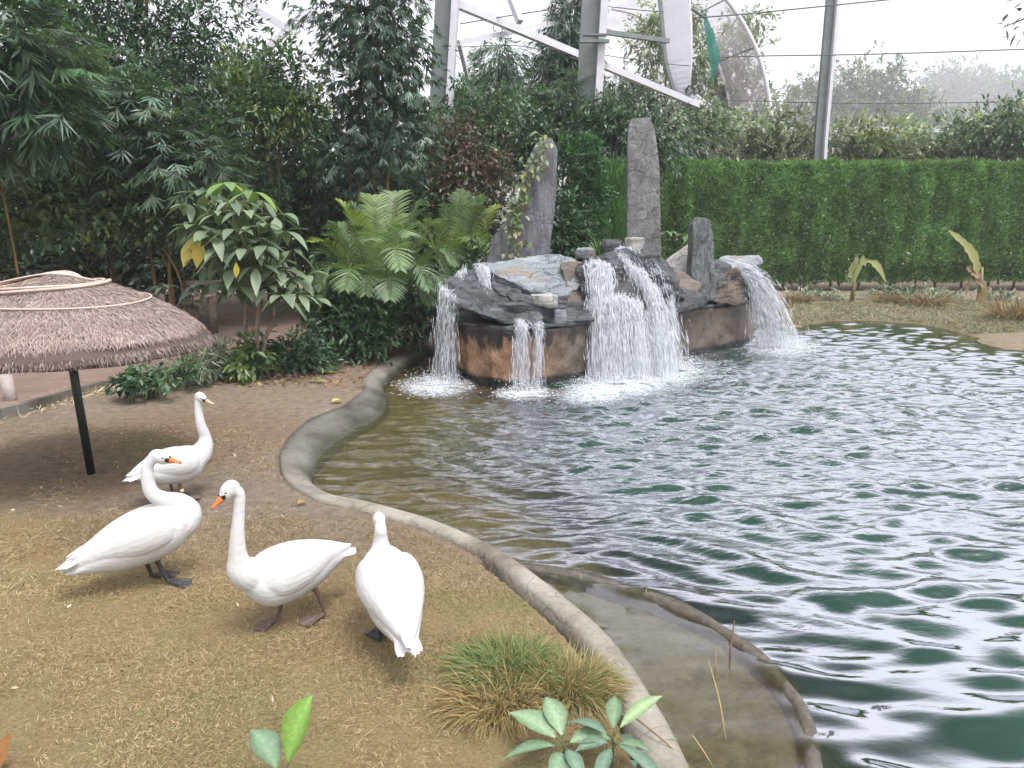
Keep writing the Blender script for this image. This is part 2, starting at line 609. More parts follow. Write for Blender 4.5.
mm_ = N(ns, 'ShaderNodeMath', operation='MULTIPLY_ADD', use_clamp=True, n_1=1.0)
sub = N(ns, 'ShaderNodeMath', operation='MULTIPLY_ADD', n_1=1.2, n_2=-0.6); ls.new(nB, sub.inputs[0])
ls.new(sp.outputs['Red'], mm_.inputs[0]); 
mgate = N(ns, 'ShaderNodeMath', operation='MULTIPLY'); ls.new(sub.outputs[0], mgate.inputs[0]); ls.new(sp.outputs['Red'], mgate.inputs[1])
ls.new(mgate.outputs[0], mm_.inputs[2])
fr = ramp(ns, [(0.3, (.62, .60, .58)), (.62, (1.15, 1.15, 1.15))]); ls.new(nC, fr.inputs['Fac'])
c1 = mixc(ns, ls, .8, c1, fr.outputs['Color'], 'MULTIPLY')
c2 = mixc(ns, ls, mm_.outputs[0], c1, grass_c)
bedn = ramp(ns, [(0.3, (0.10, 0.072, 0.036)), (0.5, (0.24, 0.18, 0.095)), (0.7, (0.33, 0.26, 0.15))]); ls.new(nB, bedn.inputs['Fac'])
deepn = ramp(ns, [(0.35, (0.006, 0.028, 0.018)), (0.65, (0.014, 0.058, 0.036))]); ls.new(nA, deepn.inputs['Fac'])
bedc = mixc(ns, ls, sp.outputs['Red'], bedn.outputs['Color'], deepn.outputs['Color'])
c3 = mixc(ns, ls, sp.outputs['Green'], c2, bedc)
b = N(ns, 'ShaderNodeBsdfPrincipled', i_Roughness=0.9)
b.inputs['Specular IOR Level'].default_value = 0.15
ls.new(c3, b.inputs['Base Color'])
hsum = N(ns, 'ShaderNodeMath', operation='MULTIPLY_ADD', n_1=0.5); ls.new(nC, hsum.inputs[0]); ls.new(nB, hsum.inputs[2])
ls.new(bump(ns, ls, hsum.outputs[0], 1.0, 0.055), b.inputs['Normal'])
finish(ns, ls, b.outputs['BSDF'])
SOIL = m
kind(put('ground', np.stack([GX, GY, GZ], -1), GF, SOIL, None, ground_t, True), 'structure')

# ------------------------------------------------------------------ path at the back left and along the hedge
m, nt, ns, ls = mat('path_paving')
nA = noise_tex(ns, ls, 0.8, 6, 0.6); nB = noise_tex(ns, ls, 12, 8, 0.7)
r = ramp(ns, [(0.3, (0.17, 0.115, 0.092)), (0.7, (0.27, 0.195, 0.16))]); ls.new(nA, r.inputs['Fac'])
br = ns.new('ShaderNodeTexBrick'); g_ = ns.new('ShaderNodeNewGeometry'); ls.new(g_.outputs['Position'], br.inputs['Vector'])
br.inputs['Scale'].default_value = 2.4
br.inputs['Color1'].default_value = (1, 1, 1, 1); br.inputs['Color2'].default_value = (.85, .82, .8, 1); br.inputs['Mortar'].default_value = (.6, .55, .5, 1)
c = mixc(ns, ls, 0.8, r.outputs['Color'], br.outputs['Color'], 'MULTIPLY')
b = N(ns, 'ShaderNodeBsdfPrincipled', i_Roughness=0.8); ls.new(c, b.inputs['Base Color'])
ls.new(bump(ns, ls, nB, 0.3, 0.01), b.inputs['Normal']); finish(ns, ls, b.outputs['BSDF'])
PAVE = m

def sheet(name, near, far, z, th, m_):
    A = catmull([(*p, z) for p in near], 6); B = catmull([(*p, z) for p in far], 6)
    n = min(len(A), len(B)); A, B = A[:n], B[:n]
    lo = np.array([0, 0, th])
    V = np.concatenate([A, B, A - lo, B - lo])
    i = np.arange(n - 1)
    F = np.concatenate([np.stack([i, i + 1, n + i + 1, n + i], 1), np.stack([2 * n + i, 2 * n + i + 1, i + 1, i], 1), np.stack([n + i, n + i + 1, 3 * n + i + 1, 3 * n + i], 1)])
    return kind(put(name, V, F, m_), 'structure')

pn = gp([(-150, 436), (0, 410), (80, 388), (150, 373), (235, 354), (300, 340)], 0.08)
pf = gp([(-150, 352), (0, 337), (80, 328), (150, 322), (235, 317), (300, 314)], 0.08)
sheet('path', pn, pf, 0.08, 0.2, PAVE)
ke = [(p[0] + 0.02, p[1] - 0.02, 0.0) for p in pn]
K = catmull(ke, 6)
mb = MB()
for i in range(len(K) - 1):
    mb.add(*bar(K[i] + [0, -0.04, 0.045], K[i + 1] + [0, -0.04, 0.045], 0.09, 0.13))
kind(mb.build('path_kerb', CONCRETE), 'structure')
sheet('hedge_path', [(4.0, 24.6), (9, 24.3), (16, 23.8), (26, 23.5)], [(4.0, 30.5), (9, 30.5), (16, 30.5), (26, 30.5)], 0.045, 0.25, SOIL)

# ------------------------------------------------------------------ pond kerb
nk = 6
i0, i1 = 0, (N_EDGE + 1) * nk
C2 = POND[i0:i1]
n = len(C2)
Tn = np.gradient(C2, axis=0); Tn /= np.linalg.norm(Tn, axis=1, keepdims=True)
Nn = np.stack([-Tn[:, 1], Tn[:, 0]], 1)
tst = sdf_poly(C2[:, 0] + Nn[:, 0] * .05, C2[:, 1] + Nn[:, 1] * .05, POND)
Nn *= np.where(tst > 0, 1, -1)[:, None]
fr = np.arange(n) / nk
Wk = kerb_width(fr)
slope = np.interp(fr, [0, 10.5, 12, 13.2, 16.2, 17.5, 22], [0, 0, .55, 1, 1, .35, .2])
prof = [(-0.05, -0.75), (-0.012, -0.24), (0.0, -0.05), (0.035, -0.005), (0.35, 0.012), (0.8, 0.010), (0.97, -0.012), (1.02, -0.12)]
V = []; T = []
for k, (o, z) in enumerate(prof):
    off = np.where(abs(o) > 0.05, o * Wk, o)
    if k in (6, 7):
        off = off
    zz = np.full(n, z)
    if 2 <= k <= 5:
        q = [1, 0.96, 0.66, 0.22][k - 2]
        zz = zz - slope * q * 0.165
    wob = np.array([mnoise.noise(Vector((a * 1.7, b_ * 1.7, k * 3.1))) for a, b_ in C2]) * 0.016
    V.append(np.stack([C2[:, 0] + Nn[:, 0] * (off + wob), C2[:, 1] + Nn[:, 1] * (off + wob), zz + wob * 0.6], 1))
    T.append(np.stack([slope, slope * 0, slope * 0], 1))
V = np.stack(V, 1); m_ = len(prof)
ii = np.arange(n * m_).reshape(n, m_)
F = np.stack([ii[:-1, :-1], ii[1:, :-1], ii[1:, 1:], ii[:-1, 1:]], -1).reshape(-1, 4)
kb = kind(put('pond_kerb', V.reshape(-1, 3), F[:, ::-1], CONCRETE, None, np.stack(T, 1).reshape(-1, 3), True), 'structure')

# ------------------------------------------------------------------ low divider of the shallow basin
n = len(DIV)
Tn = np.gradient(DIV[:, :2], axis=0); Tn /= np.linalg.norm(Tn, axis=1, keepdims=True)
Nn = np.stack([-Tn[:, 1], Tn[:, 0]], 1)
prof = [(-0.06, -0.6), (-0.048, -0.05), (-0.034, -0.004), (0.0, 0.005), (0.032, -0.002), (0.046, -0.05), (0.06, -0.9)]
V = []
top = WATER + 0.006 + np.interp(np.arange(n), [0, 10, 30, 38, 46, 52, 60, n], [.0, .012, .016, .004, .000, .006, -.002, -.006])
for k, (o, z) in enumerate(prof):
    wob = np.array([mnoise.noise(Vector((a * 3, b_ * 3, k * 2.1))) for a, b_ in DIV[:, :2]]) * 0.014
    V.append(np.stack([DIV[:, 0] + Nn[:, 0] * (o + wob), DIV[:, 1] + Nn[:, 1] * (o + wob), top + z + wob], 1))
V = np.stack(V, 1); ii = np.arange(n * 7).reshape(n, 7)
F = np.stack([ii[:-1, :-1], ii[1:, :-1], ii[1:, 1:], ii[:-1, 1:]], -1).reshape(-1, 4)
tag(put('pond_divider', V.reshape(-1, 3), F[:, ::-1], simple('wet_concrete', (0.088, 0.076, 0.058), 0.4, 0.5, 0.6, 14, 0.9, 0.02), None, None, True),
    'low curved concrete lip awash at the edge of the shallow basin', 'wall')

# ------------------------------------------------------------------ water with waves
FALL = np.array([2.1, 12.2])
rng = np.random.default_rng(11)
wx = np.concatenate([np.arange(-3.6, 4.2, 0.035), np.arange(4.2, 15.2, 0.06)])
wy = np.concatenate([np.arange(-4.0, 1.4, 0.25), np.arange(1.4, 7.0, 0.03), np.arange(7.0, 21.4, 0.05)])
WX, WY = np.meshgrid(wx, wy)
WD = sdf_poly(WX, WY, POND); WB = sdf_poly(WX, WY, basin_poly)
ISL = None
dist = np.hypot(WX - FALL[0], WY - FALL[1])
H = np.zeros_like(WX)
warp = (fbm(WX, WY, 0.55, 3, 6) - .45) * 2.2
warp2 = (fbm(WX, WY, 0.5, 3, 16) - .45) * 2.2
for k in range(46):
    lam = 0.17 * (1.058 ** k) * (0.9 + 0.2 * rng.random())          # .2 to 2.2 m
    th = rng.normal(-math.pi / 2 - 0.15, 0.33 if lam < .36 else 0.48)
    kx, ky = math.cos(th) * 2 * math.pi / lam, math.sin(th) * 2 * math.pi / lam
    ph = rng.random() * 6.28
    s = 0.142 if lam < 0.36 else (0.062 if lam < 1.0 else 0.010)
    fade = (.22 + .95 * np.exp(-(dist / 7.0) ** 2)) if lam < 0.36 else .75
    if lam < .5:
        fade = fade * (.35 + 1.35 * vnoise(WX, WY, .9, k))
    H += s * lam / 6.28 * np.sin(kx * (WX + warp * .35) + ky * (WY + warp2 * .35) + ph) * fade * (1 + (.38 * sstep(WY, 6.0, 3.0) if lam > .4 else 0))
for src, amp in ((FALL, 1.0), (np.array([-0.9, 11.2]), 0.6), (np.array([5.6, 15.6]), .6)):
    rr = np.hypot(WX - src[0], WY - src[1]) + warp * .25
    for lam in (.27, .39):
        H += amp * 0.075 * lam / 6.28 * np.sin(rr * 6.28 / lam + lam * 40) * np.exp(-rr / 4.5)
calm = 1 - 0.90 * sstep(-WB, -0.03, 0.12)
shore = 0.35 + 0.65 * sstep(-WD, 0.0, 0.5)
H *= calm * shore * 0.92
for cx, cy, a_ in ((1.45, 3.25, .9), (1.05, 3.5, .6)):
    rr = np.hypot(WX - cx, WY - cy)
    H += a_ * 0.0011 * np.sin(rr * 6.28 / 0.12) * np.exp(-rr / 0.35) * sstep(-WB, -0.05, 0.1)
ny_, nx_ = WX.shape
idx = np.arange(ny_ * nx_).reshape(ny_, nx_)
F = np.stack([idx[:-1, :-1], idx[:-1, 1:], idx[1:, 1:], idx[1:, :-1]], -1).reshape(-1, 4)
ok = (WD.ravel()[F] < 0.22).any(1)
kp = np.interp(WX, [0, 1], [0, 1])
# only the apron on the left lets the water run over its slope
F = F[ok & ((WD.ravel()[F] < 0.04).any(1) | (WY.ravel()[F] > 6.0).any(1))]
used = np.unique(F); remap = np.full(ny_ * nx_, -1); remap[used] = np.arange(len(used))
V = np.stack([WX, WY, WATER + H], -1).reshape(-1, 3)[used]

m, nt, ns, ls = mat('pond_water')
g_ = ns.new('ShaderNodeNewGeometry')
mp_ = ns.new('ShaderNodeMapping'); mp_.inputs['Scale'].default_value = (4.6, 11.5, 1); mp_.inputs['Rotation'].default_value = (0, 0, .12); ls.new(g_.outputs['Position'], mp_.inputs['Vector'])
n1 = noise_tex(ns, ls, 1.0, 3, 0.45, mp_.outputs['Vector'], 0.4); n2 = noise_tex(ns, ls, 3.1, 2, 0.5, mp_.outputs['Vector'], .3)
h = N(ns, 'ShaderNodeMath', operation='MULTIPLY_ADD', n_1=0.22); ls.new(n2, h.inputs[0]); ls.new(n1, h.inputs[2])
at = N(ns, 'ShaderNodeAttribute', attribute_name='tint')
sep = ns.new('ShaderNodeSeparateColor'); ls.new(at.outputs['Color'], sep.inputs['Color'])
bp = ns.new('ShaderNodeBump'); bp.inputs['Distance'].default_value = 0.034
ls.new(sep.outputs['Red'], bp.inputs['Strength']); ls.new(h.outputs[0], bp.inputs['Height'])
gl = N(ns, 'ShaderNodeBsdfGlossy', i_Roughness=0.03); gl.inputs['Color'].default_value = (0.93, 0.93, 1.0, 1)
ls.new(bp.outputs['Normal'], gl.inputs['Normal'])
fr_ = N(ns, 'ShaderNodeFresnel', i_IOR=1.33); ls.new(bp.outputs['Normal'], fr_.inputs['Normal'])
cap = N(ns, 'ShaderNodeMapRange', interpolation_type='SMOOTHSTEP', n_1=.027, n_2=.070, n_3=.03, n_4=.72); ls.new(fr_.outputs[0], cap.inputs[0])
kk = N(ns, 'ShaderNodeMath', operation='MULTIPLY_ADD', n_1=-.55, n_2=1.0); ls.new(sep.outputs['Blue'], kk.inputs[0])
boost = N(ns, 'ShaderNodeMath', operation='MULTIPLY'); ls.new(cap.outputs[0], boost.inputs[0]); ls.new(kk.outputs[0], boost.inputs[1])
tr = N(ns, 'ShaderNodeBsdfTransparent'); tr.inputs['Color'].default_value = (0.72, 0.80, 0.70, 1)
df = N(ns, 'ShaderNodeBsdfDiffuse'); ls.new(mixc(ns, ls, sep.outputs['Blue'], (0.010, 0.045, 0.028), (0.22, 0.135, 0.042)), df.inputs['Color'])
body = N(ns, 'ShaderNodeMixShader'); ls.new(sep.outputs['Green'], body.inputs[0])
ls.new(tr.outputs[0], body.inputs[1]); ls.new(df.outputs[0], body.inputs[2])
mx = N(ns, 'ShaderNodeMixShader'); ls.new(boost.outputs[0], mx.inputs[0]); ls.new(body.outputs[0], mx.inputs[1]); ls.new(gl.outputs[0], mx.inputs[2])
finish(ns, ls, mx.outputs[0])
POOL = m
chop = 0.06 + .75 * sstep(dist, 9.5, 3.0)
chop = np.where(WB < 0.02, 0.03, chop)
cove = sstep(WX - .15 * (WY - 7), 1.4, -.4)
turb = 0.06 + 0.74 * sstep(-WD, 0.4 + .6 * cove, 2.2 + 1.6 * cove)
turb = np.where(WB < 0.02, 0.06, turb)
turb = np.maximum(turb, .16 * cove)
blue = np.where(WB < 0.02, 1.28, .9 * cove * (1 - sstep(-WD, .4, 2.4)))
chop = np.where(WY > 8, np.maximum(chop, .22), chop)
chop = np.where((WB > .02), np.maximum(chop, .55 * cove), chop)
T = np.stack([chop, turb, blue], -1).reshape(-1, 3)[used]
kind(put('pond_water', V, remap[F], POOL, None, T, True), 'structure')
# ================================================================== SWANS
m, nt, ns, ls = mat('white_plumage')
vv = objvec(ns, ls, (20, 46, 40))
vo = ns.new('ShaderNodeTexVoronoi'); vo.inputs['Scale'].default_value = 1.0; ls.new(vv, vo.inputs['Vector'])
f = noise_tex(ns, ls, 30, 6, 0.6, objvec(ns, ls, (0.35, 1, 1)))
g2 = noise_tex(ns, ls, 3.0, 4, 0.6, objvec(ns, ls))
r = ramp(ns, [(0.35, (0.49, 0.485, 0.475)), (0.6, (0.58, 0.58, 0.59))]); ls.new(g2, r.inputs['Fac'])
b = N(ns, 'ShaderNodeBsdfPrincipled', i_Roughness=0.75)
b.inputs['Specular IOR Level'].default_value = 0.15
b.inputs['Subsurface Weight'].default_value = 0.0
ls.new(r.outputs['Color'], b.inputs['Base Color'])
hs = N(ns, 'ShaderNodeMath', operation='MULTIPLY_ADD', n_1=0.6); ls.new(vo.outputs['Distance'], hs.inputs[0]); ls.new(f, hs.inputs[2])
ls.new(bump(ns, ls, hs.outputs[0], 0.4, 0.008), b.inputs['Normal'])
finish(ns, ls, b.outputs['BSDF'])
PLUME = m
SKIN_BLACK = simple('black_skin', (0.018, 0.017, 0.018), 0.5, 0.4, 0.2, 30)
LEG_DARK = simple('dark_leg_skin', (0.035, 0.037, 0.042), 0.5, 0.4, 0.3, 40, 0.5, 0.003)
LEG_BROWN = simple('brown_leg_skin', (0.115, 0.075, 0.065), 0.55, 0.35, 0.35, 40, 0.5, 0.003)
BILL_ORANGE = simple('orange_bill', (0.62, 0.155, 0.035), 0.45, 0.4, 0.12, 30)
BILL_PALE = simple('pale_bill', (0.60, 0.33, 0.22), 0.5, 0.4, 0.12, 30)
EYE = simple('eye_dark', (0.01, 0.008, 0.008), 0.15, 0.6, 0.0, 5)
RING = simple('leg_ring_metal', (0.62, 0.52, 0.30), 0.4, 0.5, 0.1, 30)

def loft(secs, seg=20):
    """secs: (x, y, z, half width, half height) cross sections in planes of constant x"""
    V = []
    a = np.linspace(0, 2 * np.pi, seg, endpoint=False)
    for x, y, z, w, h in secs:
        V.append(np.stack([np.full(seg, x), y + w * np.cos(a), z + h * np.sin(a)], 1))
    n = len(secs)
    V = np.concatenate(V + [np.array([secs[0][:3], secs[-1][:3]])])
    F = []
    for i in range(n - 1):
        for k in range(seg):
            k2 = (k + 1) % seg
            F.append((i * seg + k, i * seg + k2, (i + 1) * seg + k2, (i + 1) * seg + k))
    for k in range(seg):
        k2 = (k + 1) % seg
        F.append((n * seg, k2, k, k))
        F.append((n * seg + 1, (n - 1) * seg + k, (n - 1) * seg + k2, (n - 1) * seg + k2))
    return V, np.array(F)

def dense(secs, per=5):
    return [tuple(p) for p in catmull(secs, per)]

def xform(V, piv, pitch=0.0):
    c, s = math.cos(pitch), math.sin(pitch)
    V = np.array(V) - piv
    X = V[:, 0] * c - V[:, 2] * s
    Z = V[:, 0] * s + V[:, 2] * c
    return np.stack([X, V[:, 1], Z], 1) + piv

DROP = 0.065
XS = np.array([.88, 1, 1])
def make_swan(name, label, loc, heading, neck, head, bill_tip, legs, pitch=0.0, leg_mat=LEG_BROWN, bill_mat=BILL_ORANGE,
              turn=0.0, scale=1.0, xs=.88, ring=False, seed=1, tail_up=0.0):
    """local frame: +x forward, z up, feet on z = 0"""
    root = thing(name, label, 'swan', loc, heading, 'white swans on the bank')
    root.scale = (scale,) * 3
    rg = np.random.default_rng(seed)
    piv = np.array([0, 0, 0.36]); XS = np.array([xs, 1, 1])
    pieces = []                                     # (V, F, material number)
    body = dense([(-.50, 0, .37 + tail_up, .012, .006), (-.43, 0, .372, .055, .026), (-.33, 0, .382, .095, .082), (-.20, 0, .382, .136, .132),
                  (-.05, 0, .384, .158, .160), (.08, 0, .386, .160, .164), (.18, 0, .390, .140, .145), (.25, 0, .405, .105, .105), (.295, 0, .42, .05, .055)])
    V, F = loft(body, 28); pieces.append((xform(V * XS, piv, pitch), F, 0))
    for s in (1, -1):                               # folded wings, close over the back
        wing = dense([(.19, s * .092, .42, .045, .060), (.12, s * .100, .418, .076, .104), (0, s * .098, .420, .088, .116), (-.13, s * .080, .424, .084, .106),
                      (-.26, s * .052, .424, .068, .078), (-.38, s * .026, .415, .044, .046), (-.46, s * .008, .405, .022, .018), (-.51, s * .0, .398, .009, .007)])
        V, F = loft(wing, 20); pieces.append((xform(V * XS, piv, pitch), F, 0))
        for k in range(5):                          # flight feathers lying along the wing's lower edge
            x0 = -.05 - k * .05
            fe = dense([(x0, s * (.150 - k * .020), .375 + k * .008, .010, .022), (x0 - .10, s * (.125 - k * .020), .376 + k * .007, .009, .020),
                        (x0 - .19, s * (.092 - k * .016), .383 + k * .004, .008, .012), (x0 - .23, s * (.080 - k * .015), .386 + k * .003, .005, .005)], 3)
            V, F = loft(fe, 8); pieces.append((xform(V * XS, piv, pitch), F, 0))
    for k in range(7):                              # tail fan with separate tips
        a = (k - 3) / 3
        ln = .15 - .05 * abs(a) + rg.normal(0, .006)
        p0 = np.array([-.40, a * .034, .372]); p1 = p0 + np.array([-ln * 1.1, a * .03, -.012 + tail_up])
        V, F = tube(np.linspace(p0, p1, 6), [.026, .028, .026, .022, .015, .004], 8, [(1, .34)] * 6)
        pieces.append((xform(V * XS, piv, pitch), F, 0))
    # neck and head in the plane of the bird, the top turned by `turn`
    nk = np.array(neck, float)
    sp = catmull(np.concatenate([nk[:, :1], nk[:, 0:1] * 0, nk[:, 1:2], nk[:, 2:3]], 1), 8)
    hd = np.array([head[0], 0, head[1]]); bt = np.array([bill_tip[0], 0, bill_tip[1]])
    def twist(P):
        P = np.array(P, float)
        z0, z1 = nk[len(nk) // 2, 1], head[1]
        t = np.clip((P[:, 2] - z0) / (z1 - z0 + 1e-6), 0, 1) * turn
        ax = nk[-1, 0]
        x = P[:, 0] - ax; y = P[:, 1]
        return np.stack([ax + x * np.cos(t) - y * np.sin(t), x * np.sin(t) + y * np.cos(t), P[:, 2]], 1)
    V, F = tube(sp[:, :3], sp[:, 3] * np.interp(sp[:, 2], [.48, .62], [1, .92]), 16); pieces.append((twist(V), F, 0))
    dv = (bt - hd) / np.linalg.norm(bt - hd)
    top = sp[-1, :3]
    up = np.array([-dv[2], 0, dv[0]])
    if up[2] < 0: up = -up
    # skull: from the neck's end towards the bill base
    bb = hd + dv * .052
    P = catmull([top, hd - dv * .022 + up * .004, hd + up * .005, hd + dv * .030, bb], 5)
    V, F = tube(P, np.interp(np.linspace(0, 4, len(P)), [0, 1, 2, 3, 4], [sp[-1, 3], .042, .045, .038, .026]), 16, [(0.86, 1.0)] * len(P))
    pieces.append((twist(V), F, 0))
    for s in (1, -1):                               # black skin from the eye to the bill
        e0 = hd + dv * .018 + up * .012 + np.array([0, s * .0285, 0])
        e1 = bb + up * .002 + np.array([0, s * .0175, 0])
        V, F = tube(np.linspace(e0, e1, 5), [.005, .009, .0125, .015, .015], 8, [(.65, 1)] * 5)
        pieces.append((twist(V), F, 1))
    V, F = tube(np.linspace(bb + up * .012 - dv * .012, bb + up * .020 + dv * .012, 5), [.006, .011, .013, .011, .005], 10)
    pieces.append((twist(V), F, 1))
    V, F = tube(np.linspace(bb - dv * .006, bb + dv * .010, 4), [.021, .023, .022, .019], 14, [(.9, .9)] * 4)
    pieces.append((twist(V), F, 1))
    # legs and webbed feet
    for (fx, fy, lx, lift, yaw) in legs:
        hip = np.array([lx, fy * .9, .27]); ankle = np.array([fx - .015, fy, .030 + lift]); knee = (hip + ankle) / 2 + np.array([-.018, 0, .02])
        V, F = tube(catmull([hip, knee, ankle], 5), np.linspace(.021, .0125, 11), 10); pieces.append((V, F, 2))
        V, F = tube(catmull([hip + [0, 0, .05], hip, knee * .45 + hip * .55], 4), np.linspace(.055, .024, 9), 12); pieces.append((V, F, 0))
        cy, sy = math.cos(yaw), math.sin(yaw)
        toes = []
        for an, tl in ((.50, .128), (0.0, .150), (-.50, .128)):
            d = np.array([math.cos(an + yaw), math.sin(an + yaw), 0])
            tp = np.array([fx, fy, .009]) + d * tl + np.array([0, 0, -.002])
            toes.append(tp)
            V, F = tube(np.array([[fx - .015, fy, .024 + lift], (np.array([fx, fy, .02]) + (tp - [fx, fy, .01]) * .5), tp]), [.012, .0095, .006], 8)
            pieces.append((V, F, 2))
        hub = np.array([fx - .012, fy, .014])
        poly = [hub, toes[0], (toes[0] + toes[1]) / 2 * .94 + hub * .06, toes[1], (toes[1] + toes[2]) / 2 * .94 + hub * .06, toes[2]]
        poly = np.array(poly); t_ = np.concatenate([poly + [0, 0, .001], poly - [0, 0, .008]])
        F = [(0, 1, 2, 2), (0, 2, 3, 3), (0, 3, 4, 4), (0, 4, 5, 5), (6, 8, 7, 7), (6, 9, 8, 8), (6, 10, 9, 9), (6, 11, 10, 10)]
        F += [(i, 6 + i, 6 + (i + 1) % 6, (i + 1) % 6) for i in range(6)]
        pieces.append((t_, np.array(F), 2))
        bk = np.array([fx - .03 * cy, fy - .03 * sy, .020])
        V, F = tube(np.array([[fx, fy, .03], bk + [-.012 * cy, -.012 * sy, -.006]]), [.008, .004], 6); pieces.append((V, F, 2))
    pieces = [(np.array(V) - ([0, 0, DROP] if mi < 2 and not (np.array(V)[:, 2].min() < .26 and len(V) < 130) else [0, 0, 0]), F, mi) for V, F, mi in pieces]
    allV, allF, allM, off = [], [], [], 0
    for V, F, mi in pieces:
        allV += [tuple(p) for p in V]
        allF += [tuple(dict.fromkeys(int(q) + off for q in f)) for f in F]
        allM += [mi] * len(F); off += len(V)
    src = bpy.data.meshes.new('swan_source'); src.from_pydata(allV, [], allF)
    bm = bmesh.new(); bm.from_mesh(src); bmesh.ops.recalc_face_normals(bm, faces=bm.faces); bm.to_mesh(src); bm.free()
    tree = BVHTree.FromPolygons([Vector(v) for v in allV], allF)
    to = bpy.data.objects.new('swan_source', src); COL.objects.link(to)
    md = to.modifiers.new('r', 'REMESH'); md.mode = 'VOXEL'; md.voxel_size = 0.0055
    ms = to.modifiers.new('s', 'SMOOTH'); ms.factor = 0.5; ms.iterations = 3
    dg = bpy.context.evaluated_depsgraph_get()
    me = bpy.data.meshes.new_from_object(to.evaluated_get(dg))
    bpy.data.objects.remove(to); bpy.data.meshes.remove(src)
    me.materials.clear()
    for mm in (PLUME, SKIN_BLACK, leg_mat):
        me.materials.append(mm)
    mi = np.zeros(len(me.polygons), np.int32)
    for p in me.polygons:
        hit = tree.find_nearest(p.center)
        if hit[2] is not None:
            mi[p.index] = allM[hit[2]]
    me.polygons.foreach_set('material_index', mi)
    me.polygons.foreach_set('use_smooth', np.ones(len(me.polygons), bool))
    me.name = 'swan_body'
    link(bpy.data.objects.new('body', me), root)
    # bill
    b0, b1 = bb + dv * .006, bb + dv * .006 + dv * (np.linalg.norm(bt - bb) - .006)
    P = np.linspace(b0, b1, 9) + np.linspace(0, 1, 9)[:, None] ** 2 * up * .004
    V, F = tube(P, [.024, .0235, .0225, .021, .0195, .0185, .0170, .0140, .007], 14,
                [(.92, .95), (.9, .85), (.9, .72), (.92, .6), (.95, .5), (1, .44), (1, .4), (1, .38), (1, .38)])
    bl = put('bill', twist(V) - [0, 0, DROP], F, bill_mat, root, None, True, local=True)
    V, F = tube(np.linspace(b1 - dv * .016, b1 + dv * .003, 5), [.0085, .0095, .009, .008, .004], 10, [(1, .62)] * 5)
    put('bill_nail', twist(V) - [0, 0, DROP], F, SKIN_BLACK, bl, None, True, local=True)
    for s in (1, -1):
        e = hd + dv * .020 + up * .013 + np.array([0, s * .0315, 0])
        V, F = tube(np.linspace(e - [0, s * .004, 0], e + [0, s * .003, 0], 4), [.003, .006, .006, .003], 10)
        put('eye', twist(V) - [0, 0, DROP], F, EYE, root, None, True, local=True)
    if ring:
        fx, fy, lx, lift, yaw = legs[-1]
        V, F = tube(np.array([[fx - .02, fy, .085], [fx - .022, fy, .115]]), [.019, .019], 12)
        put('leg_ring', V, F, RING, root, None, True, local=True)
    return root

NB = [(.10, .40, .115), (.20, .44, .105)]
# back bird, upright neck, looking right
p = GP(180, 499)
make_swan('white_swan', 'white swan farthest from the camera, neck upright and pale pink bill pointing right', p, R(44),
          NB + [(.262, .52, .080), (.272, .61, .056), (.245, .72, .046), (.235, .85, .040), (.240, .94, .037)], (.272, .975), (.395, .915),
          [(-.02, .07, -.02, 0, .1), (.02, -.07, .0, 0, -.1)], 0.03, LEG_BROWN, BILL_PALE, turn=R(-60), scale=.95, xs=.84, ring=True, seed=3)
# second bird, S-curved neck
p = GP(152, 584)
make_swan('white_swan', 'white swan with neck drawn back in an S curve and black legs, leftmost swan', p, R(29),
          NB + [(.238, .495, .084), (.195, .560, .068), (.110, .600, .056), (.052, .655, .047), (.035, .75, .041), (.045, .83, .038), (.075, .864, .037)], (.118, .872), (.235, .832),
          [(.02, .075, -.02, 0, .0), (.10, -.06, .03, 0, -.55)], 0.30, LEG_DARK, BILL_ORANGE, turn=R(-24), scale=1.06, xs=.93, seed=5)
# third bird, walking left
p = GP(290, 622)
make_swan('white_swan', 'white swan walking left with lowered head, bright orange bill and brown webbed feet', p, R(222),
          NB + [(.268, .50, .088), (.285, .58, .060), (.280, .70, .044), (.262, .83, .036), (.250, .94, .034), (.266, .985, .035)], (.302, .985), (.405, .895),
          [(.06, -.06, .02, 0, .1), (-.17, .09, -.08, .0, -.1)], -0.10, LEG_BROWN, BILL_ORANGE, turn=R(-12), scale=.97, seed=7)
# fourth bird, seen from behind
p = GP(392, 640)
make_swan('white_swan', 'white swan seen from behind with tail towards the camera and head facing the pond', p, R(110),
          NB + [(.252, .49, .074), (.262, .55, .050), (.255, .60, .042), (.245, .635, .039), (.262, .665, .036)], (.295, .675), (.405, .625),
          [(.0, .07, -.02, 0, .05), (.03, -.06, .0, 0, .0)], 0.18, LEG_DARK, BILL_ORANGE, turn=R(0), xs=1.02, seed=9)
